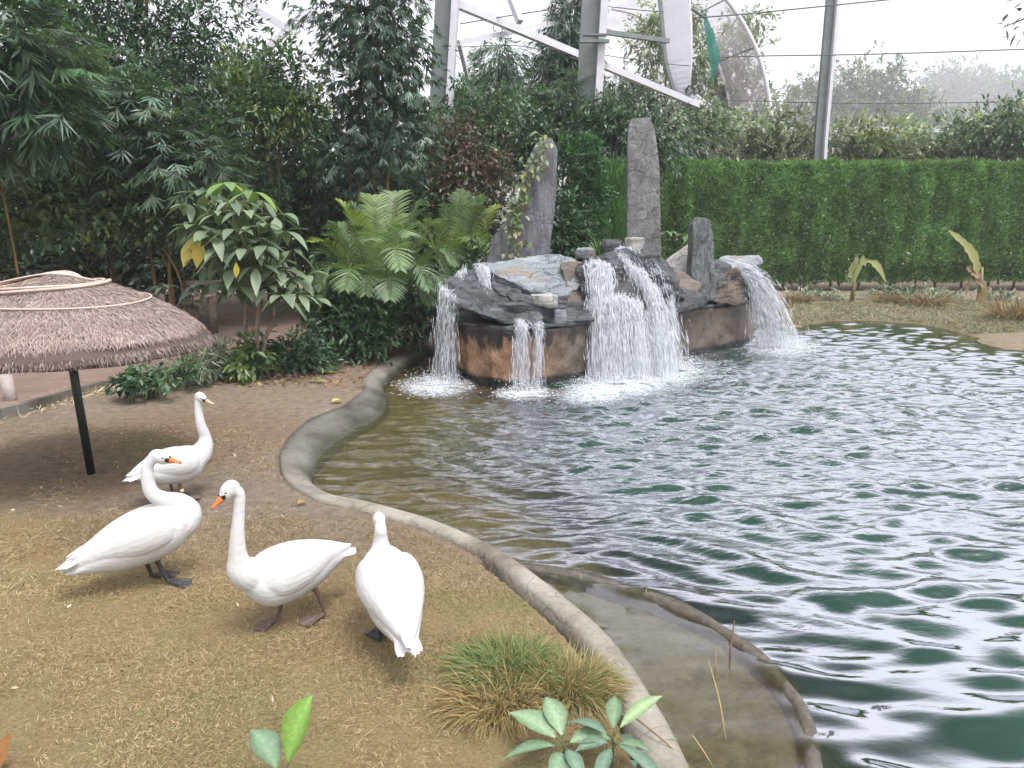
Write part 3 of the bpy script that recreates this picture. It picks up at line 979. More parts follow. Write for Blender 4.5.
# ================================================================== ROCK FOUNTAIN
def rock_mat(name, cols, wet=0.0, sc=1.0, streak=(1, 1, 5), rot=(0.2, 0.3, 0)):
    m, nt, ns, ls = mat(name)
    f = noise_tex(ns, ls, 2.2 * sc, 10, 0.68, objvec(ns, ls, streak, rot), 0.6)
    g = noise_tex(ns, ls, 1.1 * sc, 6, 0.6, objvec(ns, ls, (1, 1, 1)))
    h = noise_tex(ns, ls, 26, 8, 0.75, objvec(ns, ls))
    r = ramp(ns, [(0.30, cols[0]), (0.46, cols[1]), (0.60, cols[2]), (0.74, cols[3])]); ls.new(f, r.inputs['Fac'])
    st = ramp(ns, [(0.56, (0, 0, 0)), (0.66, (1, 1, 1))]); ls.new(g, st.inputs['Fac'])
    c = mixc(ns, ls, st.outputs['Color'], r.outputs['Color'], cols[4])
    vo = ns.new('ShaderNodeTexVoronoi'); vo.feature = 'DISTANCE_TO_EDGE'; vo.inputs['Scale'].default_value = 1.7
    nz = ns.new('ShaderNodeTexNoise'); nz.inputs['Scale'].default_value = 3.5; nz.inputs['Detail'].default_value = 5
    ov = objvec(ns, ls, (1, 1, 1.8), rot); ls.new(ov, nz.inputs['Vector'])
    s2 = N(ns, 'ShaderNodeVectorMath', operation='SCALE'); s2.inputs['Scale'].default_value = .55; ls.new(nz.outputs['Color'], s2.inputs[0])
    ad = N(ns, 'ShaderNodeVectorMath', operation='ADD'); ls.new(ov, ad.inputs[0]); ls.new(s2.outputs[0], ad.inputs[1]); ls.new(ad.outputs[0], vo.inputs['Vector'])
    ck = ramp(ns, [(0.0, (.30, .29, .28)), (0.014, (1, 1, 1))]); ls.new(vo.outputs['Distance'], ck.inputs['Fac'])
    c = mixc(ns, ls, .45, c, ck.outputs['Color'], 'MULTIPLY')
    sp = ramp(ns, [(0.3, (.50, .50, .50)), (0.65, (1.22, 1.22, 1.22))]); ls.new(h, sp.inputs['Fac'])
    c = mixc(ns, ls, 0.7, c, sp.outputs['Color'], 'MULTIPLY')
    b = N(ns, 'ShaderNodeBsdfPrincipled', i_Roughness=0.75 - 0.5 * wet)
    b.inputs['Specular IOR Level'].default_value = 0.3 + 0.4 * wet
    ls.new(c, b.inputs['Base Color'])
    hs = N(ns, 'ShaderNodeMath', operation='MULTIPLY_ADD', n_1=0.35); ls.new(h, hs.inputs[0]); ls.new(f, hs.inputs[2])
    h2 = N(ns, 'ShaderNodeMath', operation='MULTIPLY_ADD', n_1=0.6); ls.new(ck.outputs['Color'], h2.inputs[0]); ls.new(hs.outputs[0], h2.inputs[2])
    ls.new(bump(ns, ls, h2.outputs[0], 1.0, 0.05), b.inputs['Normal'])
    finish(ns, ls, b.outputs['BSDF'])
    return m
SLATE = rock_mat('slate', [(.12, .135, .15), (.21, .23, .25), (.29, .31, .33), (.38, .39, .39), (.26, .215, .165)])
SLATE_WET = rock_mat('wet_slate', [(.014, .016, .018), (.038, .042, .047), (.085, .092, .10), (.16, .17, .18), (.045, .038, .032)], 0.8)
SLATE_TALL = rock_mat('standing_slate', [(.115, .115, .115), (.185, .185, .18), (.25, .25, .245), (.31, .305, .29), (.17, .17, .16)], 0, 1.6, (1.6, 1.6, 1.0), (0, .3, 0))
SLATE_LEAN = rock_mat('violet_slate', [(.095, .098, .112), (.165, .168, .188), (.235, .238, .26), (.33, .33, .345), (.13, .135, .14)], 0, 1.2, (3.5, 3.5, .7), (0, .35, 0))
PALE = rock_mat('pale_rock', [(.30, .29, .27), (.40, .39, .37), (.46, .45, .43), (.52, .51, .49), (.35, .33, .29)])
TAN = rock_mat('tan_rock', [(.06, .052, .045), (.13, .108, .088), (.20, .165, .132), (.26, .225, .185), (.10, .098, .095)])

# plinth: stained cement, rusty at the left end, dark runs of damp from the top
m, nt, ns, ls = mat('stained_plinth')
g_ = ns.new('ShaderNodeNewGeometry')
sxyz = ns.new('ShaderNodeSeparateXYZ'); ls.new(g_.outputs['Position'], sxyz.inputs[0])
f = noise_tex(ns, ls, 3.5, 8, 0.65); h = noise_tex(ns, ls, 24, 8, 0.75)
mp = ns.new('ShaderNodeMapping'); mp.inputs['Scale'].default_value = (7, 7, .7); ls.new(g_.outputs['Position'], mp.inputs['Vector'])
run = noise_tex(ns, ls, 1.0, 6, 0.7, mp.outputs['Vector'])
rust = ramp(ns, [(0.3, (.16, .085, .045)), (0.5, (.33, .19, .105)), (0.7, (.44, .29, .18))]); ls.new(f, rust.inputs['Fac'])
cem = ramp(ns, [(0.3, (.085, .068, .052)), (0.7, (.185, .150, .118))]); ls.new(f, cem.inputs['Fac'])
mr = N(ns, 'ShaderNodeMapRange', n_1=0.1, n_2=1.0, n_3=1.0, n_4=0.0); ls.new(sxyz.outputs['X'], mr.inputs[0])
c = mixc(ns, ls, mr.outputs[0], cem.outputs['Color'], rust.outputs['Color'])
zt = N(ns, 'ShaderNodeMapRange', n_1=0.15, n_2=0.85, n_3=-0.30, n_4=0.42); ls.new(sxyz.outputs['Z'], zt.inputs[0])
zz = N(ns, 'ShaderNodeMath', operation='ADD'); ls.new(zt.outputs[0], zz.inputs[0]); ls.new(run, zz.inputs[1])
zr = ramp(ns, [(0.52, (0, 0, 0)), (0.64, (1, 1, 1))]); ls.new(zz.outputs[0], zr.inputs['Fac'])
zx = N(ns, 'ShaderNodeMapRange', n_1=0.5, n_2=2.2, n_3=1.0, n_4=0.25); ls.new(sxyz.outputs['X'], zx.inputs[0])
zf = N(ns, 'ShaderNodeMath', operation='MULTIPLY'); ls.new(zr.outputs['Color'], zf.inputs[0]); ls.new(zx.outputs[0], zf.inputs[1])
hr = ramp(ns, [(.32, (.45, .42, .40)), (.62, (1.2, 1.2, 1.2))]); ls.new(h, hr.inputs['Fac'])
c = mixc(ns, ls, .85, c, hr.outputs['Color'], 'MULTIPLY')
c = mixc(ns, ls, zf.outputs[0], c, (.016, .014, .012))
wl = N(ns, 'ShaderNodeMapRange', n_1=WATER + .10, n_2=WATER + .16, n_3=1.0, n_4=0.0)
wa = N(ns, 'ShaderNodeMath', operation='MULTIPLY_ADD', n_1=-0.22); ls.new(f, wa.inputs[0]); wa.inputs[2].default_value = 0.0
wb = N(ns, 'ShaderNodeMath', operation='ADD'); ls.new(sxyz.outputs['Z'], wb.inputs[0]); ls.new(wa.outputs[0], wb.inputs[1])
wb2 = N(ns, 'ShaderNodeMath', operation='ADD', n_1=0.11); ls.new(wb.outputs[0], wb2.inputs[0]); ls.new(wb2.outputs[0], wl.inputs[0])
c = mixc(ns, ls, wl.outputs[0], c, (.014, .013, .011))
b = N(ns, 'ShaderNodeBsdfPrincipled', i_Roughness=0.55); ls.new(c, b.inputs['Base Color'])
ls.new(bump(ns, ls, h, 0.8, 0.02), b.inputs['Normal']); finish(ns, ls, b.outputs['BSDF'])
PLINTH = m

def solid(name, tops, ext, m_, parent, vox=0.035, amp=0.03, fs=2.5, seed=0, layer=0.0):
    """prism between the polygon `tops` and the polygon moved by ext, its surface broken up like rock"""
    A = [Vector(p) for p in tops]; e = Vector(ext)
    bm = bmesh.new()
    va = [bm.verts.new(p) for p in A]
    rg = random.Random(seed)
    cen = sum(A, Vector()) / len(A)
    vb = [bm.verts.new(cen + (p - cen) * rg.uniform(.86, 1.0) + e * rg.uniform(.85, 1.1)) for p in A]
    bm.faces.new(va); bm.faces.new(vb[::-1])
    for i in range(len(A)):
        j = (i + 1) % len(A)
        bm.faces.new((va[j], va[i], vb[i], vb[j]))
    bmesh.ops.recalc_face_normals(bm, faces=bm.faces)
    me = bpy.data.meshes.new('t'); bm.to_mesh(me); bm.free()
    to = bpy.data.objects.new('t', me); COL.objects.link(to)
    md = to.modifiers.new('r', 'REMESH'); md.mode = 'VOXEL'; md.voxel_size = vox
    ms = to.modifiers.new('s', 'SMOOTH'); ms.factor = 0.5; ms.iterations = 2
    dg = bpy.context.evaluated_depsgraph_get()
    r = bpy.data.meshes.new_from_object(to.evaluated_get(dg))
    bpy.data.objects.remove(to); bpy.data.meshes.remove(me)
    o_ = Vector((0, 0, 0))
    if parent is not None:
        p = parent
        while p.parent is not None: p = p.parent
        o_ = ORG.get(p.name, o_)
    sv = Vector((seed * 3.7, seed * 1.3, 0))
    cos = []
    for v in r.vertices:
        q = v.co * fs + sv
        n_ = v.normal
        d = mnoise.fractal(q, 0.9, 2.1, 5) * amp
        if layer:
            d += layer * mnoise.noise(Vector((q.x * .4, q.y * .4, v.co.z * 16 + q.x)))
        w = mnoise.noise_vector(q * 0.35) * amp * 1.2
        cos.append(v.co + n_ * d + w - o_)
    for v, c_ in zip(r.vertices, cos):
        v.co = c_
    r.polygons.foreach_set('use_smooth', np.ones(len(r.polygons), bool))
    r.materials.clear(); r.materials.append(m_)
    try:
        r.set_sharp_from_angle(angle=R(38))
    except Exception:
        pass
    r.name = name
    return link(bpy.data.objects.new(name, r), parent)

def PY(pts):
    return [Y(u, v, y) for u, v, y in pts]

foot = [tuple(G(u, v, WATER))[:2] for u, v in [(455, 369), (460, 378), (478, 385), (525, 388.5), (590, 379), (680, 358), (738, 347), (752, 337)]]
foot = foot + [(foot[-1][0] - 0.9, foot[-1][1] + 2.2), (2.2, 16.6), (foot[0][0] + 0.5, foot[0][1] + 2.4)]
FT = catmull(foot, 3, closed=True)
ctr = FT.mean(0)
PT = 0.74
fount = thing('rock_fountain', 'rock fountain of piled slate slabs on a rust stained round ended plinth in the pond', 'fountain', (float(ctr[0]), float(ctr[1]), WATER))
solid('plinth', [(x, y, PT) for x, y in FT], (0, 0, -1.7), PLINTH, fount, 0.045, 0.045, 3.0, 2)
rim = [(ctr[0] + (x - ctr[0]) * 1.022, ctr[1] + (y - ctr[1]) * 1.022, PT + .055) for x, y in FT]
solid('rim', rim, (0, 0, -.085), SLATE_WET, fount, 0.035, 0.02, 3.0, 4)
core = [(ctr[0] + (x - ctr[0]) * .88, ctr[1] + (y - ctr[1]) * .88, 1.06) for x, y in FT]
solid('rubble_core', core, (0, 0, -.6), SLATE_WET, fount, 0.06, 0.12, 1.6, 6)
S = lambda m_, tops, ext, seed, **k: solid('rock_slab', PY(tops), ext, m_, fount, seed=seed, **k)
S(SLATE_WET, [(440, 284, 12.7), (452, 275, 13.0), (474, 268, 13.1), (500, 280, 12.7), (546, 317, 11.75), (541, 326, 11.55), (500, 319, 11.6), (452, 303, 12.0)], (0.02, .05, -.10), 1, layer=.03, amp=.06, fs=3.5)
S(SLATE, [(470, 262, 13.1), (505, 259, 13.5), (545, 254, 13.8), (581, 260, 13.5), (586, 284, 12.8), (566, 293, 12.45), (530, 288, 12.5), (497, 275, 12.8)], (0, .08, -.24), 2, layer=.03, amp=.05)
S(TAN, [(560, 262, 13.1), (586, 262, 13.3), (592, 306, 12.55), (566, 303, 12.4)], (0, .5, -.1), 3)
S(SLATE_WET, [(505, 290, 12.3), (548, 296, 12.2), (575, 300, 12.2), (596, 318, 12.1), (560, 322, 11.95), (530, 318, 11.95)], (0, .3, -.2), 5, layer=.04, amp=.06)
S(SLATE_WET, [(484, 277, 12.9), (520, 290, 12.4), (528, 304, 12.1), (500, 296, 12.3)], (0, .2, -.2), 8)
S(SLATE_WET, [(584, 264, 13.0), (600, 252, 13.2), (628, 249, 13.5), (652, 256, 13.4), (668, 284, 13.2), (668, 312, 12.9), (630, 322, 12.5), (588, 320, 12.3)], (0.4, 1.3, -.1), 9, amp=.16, layer=.05)
S(SLATE_WET, [(600, 285, 12.6), (632, 280, 12.7), (648, 300, 12.6), (640, 322, 12.4), (602, 322, 12.2)], (0.2, .5, 0), 19, amp=.08)
S(TAN, [(634, 247, 14.9), (660, 258, 14.7), (704, 284, 14.2), (692, 296, 13.8), (664, 283, 13.9), (640, 265, 14.1)], (0, .1, -.15), 10, layer=.03)
S(SLATE_WET, [(650, 276, 13.9), (700, 297, 13.9), (704, 310, 13.9), (660, 318, 13.3), (646, 296, 13.4)], (0.3, .7, -.1), 12, amp=.08)
S(PALE, [(654, 268, 15.0), (690, 243, 15.2), (698, 255, 15.2), (697, 290, 14.9), (680, 284, 14.8)], (0.1, .45, 0), 13, amp=.02)
S(TAN, [(716, 302, 14.9), (718, 278, 15.0), (736, 268, 15.2), (752, 280, 15.6), (756, 298, 15.6), (738, 304, 15.2)], (0, 1.2, 0), 14, amp=.06)
S(SLATE_WET, [(712, 272, 14.9), (722, 263, 15.1), (736, 266, 15.3), (734, 284, 15.0), (714, 290, 14.8)], (0, .8, 0), 15, amp=.06)
S(SLATE, [(714, 262, 15.9), (726, 255, 16.4), (760, 255, 16.6), (764, 262, 16.2), (748, 268, 15.8), (720, 268, 15.6)], (0, .1, -.14), 16, layer=.015)
for u, v, y, rx, rz, mm, sd in ((546, 300, 12.0, .25, .10, PALE, 21), (560, 314, 11.95, .12, .12, SLATE, 22), (585, 253, 13.6, .19, .10, SLATE, 23), (634, 243, 14.6, .20, .13, PALE, 24), (612, 246, 14.4, .2, .12, SLATE_WET, 26), (528, 309, 12.0, .16, .08, SLATE_WET, 25)):
    c_ = Y(u, v, y); rg = random.Random(sd)
    tops = [c_ + Vector((math.cos(a) * rx * rg.uniform(.8, 1.15), math.sin(a) * rx * .75, rz * .8)) for a in [i * 2 * math.pi / 9 for i in range(9)]]
    solid('boulder', tops, (0, 0, -rz * 2), mm, fount, 0.028, 0.035, 4, sd)

def stone(label, outline, y, th, m_, seed, amp=.03, **k):
    P_ = [Y(u, v, y) for u, v in outline]
    o = solid('standing_stone', P_, (0, th, 0), m_, None, seed=seed, amp=amp, **k)
    tag(o, label, 'standing stone')
    return o
stone('tall flat topped grey stone slab standing upright at the middle of the fountain', [(626, 272), (627, 190), (628, 126), (631, 118), (650, 116.5), (655, 128), (660, 170), (661.5, 272)], 15.2, .42, SLATE_TALL, 31, vox=.03, amp=.010, fs=1.6)
stone('violet grey pointed stone leaning to the right behind the fountain, half covered by a vine', [(482, 275), (493, 236), (516, 206), (527, 162), (536, 143), (551, 137), (558, 150), (557, 190), (551, 240), (549, 276)], 14.3, .32, SLATE_LEAN, 32, vox=.03, amp=.014, fs=1.6)
stone('short rough dark stone standing at the right end of the fountain', [(690, 303), (692, 250), (692.5, 224), (698, 216.5), (710, 219), (714, 245), (716, 302)], 14.5, .38, rock_mat('rough_slate', [(.05, .055, .058), (.12, .13, .135), (.20, .22, .225), (.29, .31, .31), (.09, .085, .08)], .3, 1.8, (2.5, 2.5, .8)), 33, vox=.028, amp=.018)

# ================================================================== FALLING WATER
m, nt, ns, ls = mat('white_water')
b = N(ns, 'ShaderNodeBsdfPrincipled', i_Roughness=0.25)
b.inputs['Base Color'].default_value = (.86, .88, .92, 1)
tl = N(ns, 'ShaderNodeBsdfTranslucent'); tl.inputs['Color'].default_value = (.88, .9, .94, 1)
t = N(ns, 'ShaderNodeBsdfTransparent')
m1 = N(ns, 'ShaderNodeMixShader'); m1.inputs[0].default_value = .4; ls.new(b.outputs[0], m1.inputs[1]); ls.new(tl.outputs[0], m1.inputs[2])
mx = N(ns, 'ShaderNodeMixShader'); mx.inputs[0].default_value = .30; ls.new(m1.outputs[0], mx.inputs[1]); ls.new(t.outputs[0], mx.inputs[2])
finish(ns, ls, mx.outputs[0]); WHITE_WATER = m

m, nt, ns, ls = mat('water_sheet')
at = N(ns, 'ShaderNodeAttribute', attribute_name='tint'); sp = ns.new('ShaderNodeSeparateColor'); ls.new(at.outputs['Color'], sp.inputs['Color'])
mv = N(ns, 'ShaderNodeVectorMath', operation='MULTIPLY'); mv.inputs[1].default_value = (42, 2.6, 0); ls.new(at.outputs['Vector'], mv.inputs[0])
f = noise_tex(ns, ls, 1.0, 7, .68, mv.outputs[0], .25)
r = ramp(ns, [(.40, (0, 0, 0)), (.52, (.35, .35, .35)), (.68, (.92, .92, .92))]); ls.new(f, r.inputs['Fac'])
o = N(ns, 'ShaderNodeMath', operation='MULTIPLY'); ls.new(r.outputs['Color'], o.inputs[0]); ls.new(sp.outputs['Blue'], o.inputs[1])
d = N(ns, 'ShaderNodeBsdfPrincipled', i_Roughness=.3); d.inputs['Base Color'].default_value = (.84, .86, .9, 1)
tl = N(ns, 'ShaderNodeBsdfTranslucent'); tl.inputs['Color'].default_value = (.88, .9, .94, 1)
m1 = N(ns, 'ShaderNodeMixShader'); m1.inputs[0].default_value = .45; ls.new(d.outputs[0], m1.inputs[1]); ls.new(tl.outputs[0], m1.inputs[2])
t = N(ns, 'ShaderNodeBsdfTransparent'); mx = N(ns, 'ShaderNodeMixShader'); ls.new(o.outputs[0], mx.inputs[0]); ls.new(t.outputs[0], mx.inputs[1]); ls.new(m1.outputs[0], mx.inputs[2])
finish(ns, ls, mx.outputs[0]); WATER_SHEET = m

def fall_sheet(rg, L_, vel, zl, sd, k=1.0, nq=22, nt=20):
    g = 9.8; V, T = [], []
    wid = np.linalg.norm(np.diff(L_, axis=0), axis=1).sum()
    ph = rg.random(4) * 6.28
    for i in range(nq):
        q = i / (nq - 1); x = q * (len(L_) - 1); j = min(int(x), len(L_) - 2)
        wob = .05 * math.sin(q * 9 + ph[0]) + .03 * math.sin(q * 23 + ph[1])
        p0 = L_[j] + (L_[j + 1] - L_[j]) * (x - j) + np.array([0, wob * .6, wob * .35])
        v = np.array(vel) * (k + .18 * math.sin(q * 7 + ph[2])) + np.array([(q - .5) * .35, .1 * math.sin(q * 15 + ph[3]), 0])
        te = (v[2] + math.sqrt(max(.01, v[2] ** 2 + 2 * g * (p0[2] - zl)))) / g
        for t in np.linspace(-.16, te, nt):
            p = p0 + v * t; p[2] -= .5 * g * max(t, 0) ** 2
            if t < 0: p[2] = p0[2] - v[2] * t * .2 - t * .25
            V.append(p)
            s_ = (t + .16) / te
            T.append((q * wid + sd * 7.3, t * 1.7 + sd, min(1, (math.sin(math.pi * min(max(q, .0), 1)) * 2.2)) * min(1, .25 + s_ * 4) * (1 - .25 * s_)))
    F = [(i * nt + j, (i + 1) * nt + j, (i + 1) * nt + j + 1, i * nt + j + 1) for i in range(nq - 1) for j in range(nt - 1)]
    return np.array(V), np.array(F), np.array(T)

OCT_V = np.array([(1, 0, 0), (-1, 0, 0), (0, 1, 0), (0, -1, 0), (0, 0, 1), (0, 0, -1)], float)
OCT_F = np.array([(0, 2, 4, 4), (2, 1, 4, 4), (1, 3, 4, 4), (3, 0, 4, 4), (2, 0, 5, 5), (1, 2, 5, 5), (3, 1, 5, 5), (0, 3, 5, 5)])
def drops(mb, P, r, stretch=1.0):
    P = np.asarray(P); n = len(P)
    r = np.broadcast_to(np.asarray(r, float), (n,))
    V = P[:, None, :] + OCT_V[None] * r[:, None, None] * np.array([1, 1, stretch])
    F = OCT_F[None] + (np.arange(n) * 6)[:, None, None]
    mb.add(V.reshape(-1, 3), F.reshape(-1, 4))

def cascade(label, sheets, seed, opa=1.0):
    """sheets: (lip points, mean velocity, spread, strands, landing z, radius, lip weights)"""
    rg = np.random.default_rng(seed)
    mb = MB(); g = 9.8
    for lip, vel, spr, n, zl, rad in sheets:
        L_ = np.array(lip, float)
        for _ in range(int(n * .22)):
            q = rg.random() * (len(L_) - 1); i = min(int(q), len(L_) - 2)
            p0 = L_[i] + (L_[i + 1] - L_[i]) * (q - i) + rg.normal(0, .035, 3)
            v = np.array(vel) * (0.75 + .5 * rg.random()) + rg.normal(0, 1, 3) * spr
            tend = (v[2] + math.sqrt(max(0.01, v[2] ** 2 + 2 * g * (p0[2] - zl)))) / g
            a = rg.random() ** 1.6 * .8 * tend if rg.random() < .75 else 0
            b_ = min(tend, a + tend * (.15 + .55 * rg.random()))
            t_ = np.linspace(a, b_, 7)
            P_ = p0 + v * t_[:, None]; P_[:, 2] -= .5 * g * t_ ** 2
            P_ += rg.normal(0, .010, P_.shape)
            r_ = rad * (.28 + .5 * rg.random()) * np.array([.5, 1, .85, 1.05, .8, .7, .3])
            V, F = tube(P_, r_, 4, None, False); mb.add(V, F)
        k = n * 9                                  # short torn streaks
        q = rg.random(k) * (len(L_) - 1); i = np.minimum(q.astype(int), len(L_) - 2)
        p0 = L_[i] + (L_[i + 1] - L_[i]) * (q - i)[:, None] + rg.normal(0, .035, (k, 3))
        v = np.array(vel) * (0.6 + .8 * rg.random((k, 1))) + rg.normal(0, 1, (k, 3)) * spr * 1.2
        tend = (v[:, 2] + np.sqrt(np.maximum(.01, v[:, 2] ** 2 + 2 * g * (p0[:, 2] - zl)))) / g
        t_ = tend * rg.random(k) ** .85
        P_ = p0 + v * t_[:, None]; P_[:, 2] -= .5 * g * t_ ** 2
        vt = v.copy(); vt[:, 2] -= g * t_
        D = unit(vt + rg.normal(0, .35, (k, 3))); ln = .035 + .11 * rg.random(k) ** 2 + .06 * t_
        S_ = unit(np.cross(D, rnd_dir(rg, k))); U_ = np.cross(S_, D); r_ = (rad * (.22 + .42 * rg.random(k)))[:, None]
        VV = np.stack([P_ + S_ * r_, P_ - S_ * r_, P_ + U_ * r_, P_ - U_ * r_, P_ + D * ln[:, None], P_ - D * ln[:, None]], 1)
        mb.add(VV.reshape(-1, 3), (OCT_F[None] + (np.arange(k) * 6)[:, None, None]).reshape(-1, 4))
        k = n * 2
        q = rg.random(k) * (len(L_) - 1); i = np.minimum(q.astype(int), len(L_) - 2)
        p0 = L_[i] + (L_[i + 1] - L_[i]) * (q - i)[:, None] + rg.normal(0, .03, (k, 3))
        v = np.array(vel) * (0.7 + .6 * rg.random((k, 1))) + rg.normal(0, 1, (k, 3)) * spr * 1.5
        tend = (v[:, 2] + np.sqrt(np.maximum(.01, v[:, 2] ** 2 + 2 * g * (p0[:, 2] - zl)))) / g
        t_ = tend * rg.random(k) ** .7
        P_ = p0 + v * t_[:, None]; P_[:, 2] -= .5 * g * t_ ** 2
        drops(mb, P_, rad * (.18 + .40 * rg.random(k)), 2.0)
    nb = mb.n; nf = sum(len(x) for x in mb.F)
    for lip, vel, spr, n, zl, rad in sheets:
        for sd, k in ((1, .8), (2, 1.0), (3, 1.22)):
            Vs, Fs, Ts = fall_sheet(rg, np.array(lip, float), vel, zl, sd + seed, k); Ts[:, 2] *= opa
            mb.add(Vs, Fs, Ts)
    o = mb.build('waterfall', [WHITE_WATER, WATER_SHEET], None, True)
    mi = np.zeros(len(o.data.polygons), np.int32); mi[nf:] = 1; o.data.polygons.foreach_set('material_index', mi)
    tag(o, label, 'waterfall')
    return o

W_ = lambda *a: [tuple(Y(u, v, y)) for u, v, y in a]
cascade('broad white double waterfall pouring over the middle of the rocks', [
    (W_((587, 264, 12.9), (598, 262, 12.8), (610, 268, 12.8)), (.05, -1.15, .0), .13, 260, WATER, .012),
    (W_((590, 300, 12.4), (604, 296, 12.4), (616, 306, 12.4)), (.1, -.6, -.2), .15, 60, WATER, .010),
    (W_((612, 253, 13.5), (626, 262, 13.0), (640, 275, 12.8), (652, 288, 12.8)), (.50, -.85, .05), .20, 280, WATER, .0115),
    (W_((632, 252, 13.4), (650, 265, 13.2), (664, 285, 13.1)), (.5, -.4, .1), .15, 150, WATER, .010),
    (W_((606, 300, 12.35), (620, 296, 12.35), (640, 302, 12.4)), (.22, -.6, -.1), .2, 110, WATER, .010),
    (W_((618, 250, 14.1), (632, 250, 13.9)), (.5, -1.5, .1), .12, 90, 1.25, .013)], 3)
cascade('thin ragged curtain of water falling off the left edge of the wet slab', [
    (W_((441, 287, 12.5), (447, 292, 12.3), (456, 300, 12.0)), (-.12, -.25, 0), .12, 80, WATER, .0085)], 5, .5)
cascade('narrow trickling waterfall in front of the rust stained plinth', [
    (W_((516, 322, 11.5), (527, 325, 11.48)), (.0, -.25, 0), .07, 48, WATER, .0085),
    (W_((536, 325, 11.5), (541, 325, 11.5)), (.0, -.22, 0), .05, 20, WATER, .0075)], 7, .6)
cascade('small white spill running down onto the wet slab at the upper left', [
    (W_((478, 269, 13.0), (486, 270, 12.9)), (.18, -.9, .3), .06, 70, 1.02, .014),
    (W_((459, 276, 13.0), (466, 272, 13.0)), (-.15, -.6, .3), .06, 40, 1.2, .012)], 9)
cascade('thick white jet shooting off the right end of the fountain', [
    (W_((736, 264, 15.5), (740, 270, 15.4)), (1.5, -.3, .25), .15, 170, WATER, .013),
    (W_((738, 272, 15.4), (742, 277, 15.4)), (1.15, -.3, .0), .15, 50, WATER, .010)], 11, .75)

mb = MB(); rg = np.random.default_rng(4)
FO = ((436, 386, 34, 10, 900), (524, 393, 26, 7, 560), (612, 384, 42, 14, 1500), (668, 368, 44, 12, 1300), (640, 376, 60, 16, 700), (784, 346, 34, 10, 1100), (590, 395, 30, 10, 300))
for u, v, ru, rv, n in FO:
    n = int(n * 1.8)
    q = rg.normal(0, .5, (n, 2))
    P_ = np.array([tuple(G(u + a * ru, v + b_ * rv, WATER + .012)) for a, b_ in q])
    r_ = (.005 + .015 * rg.random(n) ** 2)
    mbv = P_[:, None, :] + OCT_V[None] * r_[:, None, None] * np.stack([1 + rg.random(n), 1 + rg.random(n), .35 + 0 * q[:, 0]], 1)[:, None, :]
    mb.add(mbv.reshape(-1, 3), (OCT_F[None] + (np.arange(n) * 6)[:, None, None]).reshape(-1, 4))
    k = n // 2
    q = rg.normal(0, .38, (k, 2))
    P_ = np.array([tuple(G(u + a * ru, v + b_ * rv, WATER)) for a, b_ in q]); P_[:, 2] += rg.random(k) ** 2 * .22
    drops(mb, P_, .004 + .007 * rg.random(k))
m, nt, ns, ls = mat('foam_film')
at = N(ns, 'ShaderNodeAttribute', attribute_name='tint'); sp = ns.new('ShaderNodeSeparateColor'); ls.new(at.outputs['Color'], sp.inputs['Color'])
f = noise_tex(ns, ls, 13, 8, .72, None, .8); r = ramp(ns, [(.36, (0, 0, 0)), (.66, (1, 1, 1))]); ls.new(f, r.inputs['Fac'])
o = N(ns, 'ShaderNodeMath', operation='MULTIPLY'); ls.new(r.outputs['Color'], o.inputs[0]); ls.new(sp.outputs['Red'], o.inputs[1])
d = N(ns, 'ShaderNodeBsdfDiffuse'); d.inputs['Color'].default_value = (.80, .83, .87, 1)
t = N(ns, 'ShaderNodeBsdfTransparent'); mx = N(ns, 'ShaderNodeMixShader'); ls.new(o.outputs[0], mx.inputs[0]); ls.new(t.outputs[0], mx.inputs[1]); ls.new(d.outputs[0], mx.inputs[2])
finish(ns, ls, mx.outputs[0]); FOAM_FILM = m
nf = sum(len(x) for x in mb.F)
for u, v, ru, rv, n in FO:
    V, T = [], []
    for i in range(13):
        for j in range(33):
            r_ = i / 12 * 1.25; a_ = j / 32 * 2 * math.pi
            p = G(u + math.cos(a_) * r_ * ru, v + math.sin(a_) * r_ * rv, WATER + .034 + .002 * (FO.index((u, v, ru, rv, n))))
            V.append(tuple(p)); T.append((max(0, 1 - i / 12) ** .8 * .95, 0, 0))
    mb.add(V, np.array([(i * 33 + j, (i + 1) * 33 + j, (i + 1) * 33 + j + 1, i * 33 + j + 1) for i in range(12) for j in range(32)]), np.array(T))
fo = kind(mb.build('foam', [WHITE_WATER, FOAM_FILM], None, True), 'stuff')
mi = np.zeros(len(fo.data.polygons), np.int32); mi[nf:] = 1; fo.data.polygons.foreach_set('material_index', mi)
# ================================================================== THATCHED SHADE
STRAW_GREY = np.array([(.37, .285, .262), (.32, .245, .222), (.42, .335, .312), (.27, .20, .18), (.46, .38, .355)])
pb = GP(92, 474)
apex = Vector((pb.x - .10, pb.y + .02, 1.86))
um = thing('thatched_shade', 'round thatched straw shade on a dark green pole at the left edge', 'sunshade', tuple(pb))
V, F = tube(np.array([[pb.x, pb.y, -.1], [pb.x - .05, pb.y, .8], [pb.x - .10, pb.y + .02, 1.80]]), .038, 14)
put('pole', V, F, simple('dark_green_paint', (0.012, 0.022, 0.018), 0.4, 0.45, 0.2, 10), um, None, True)
rg = np.random.default_rng(8)
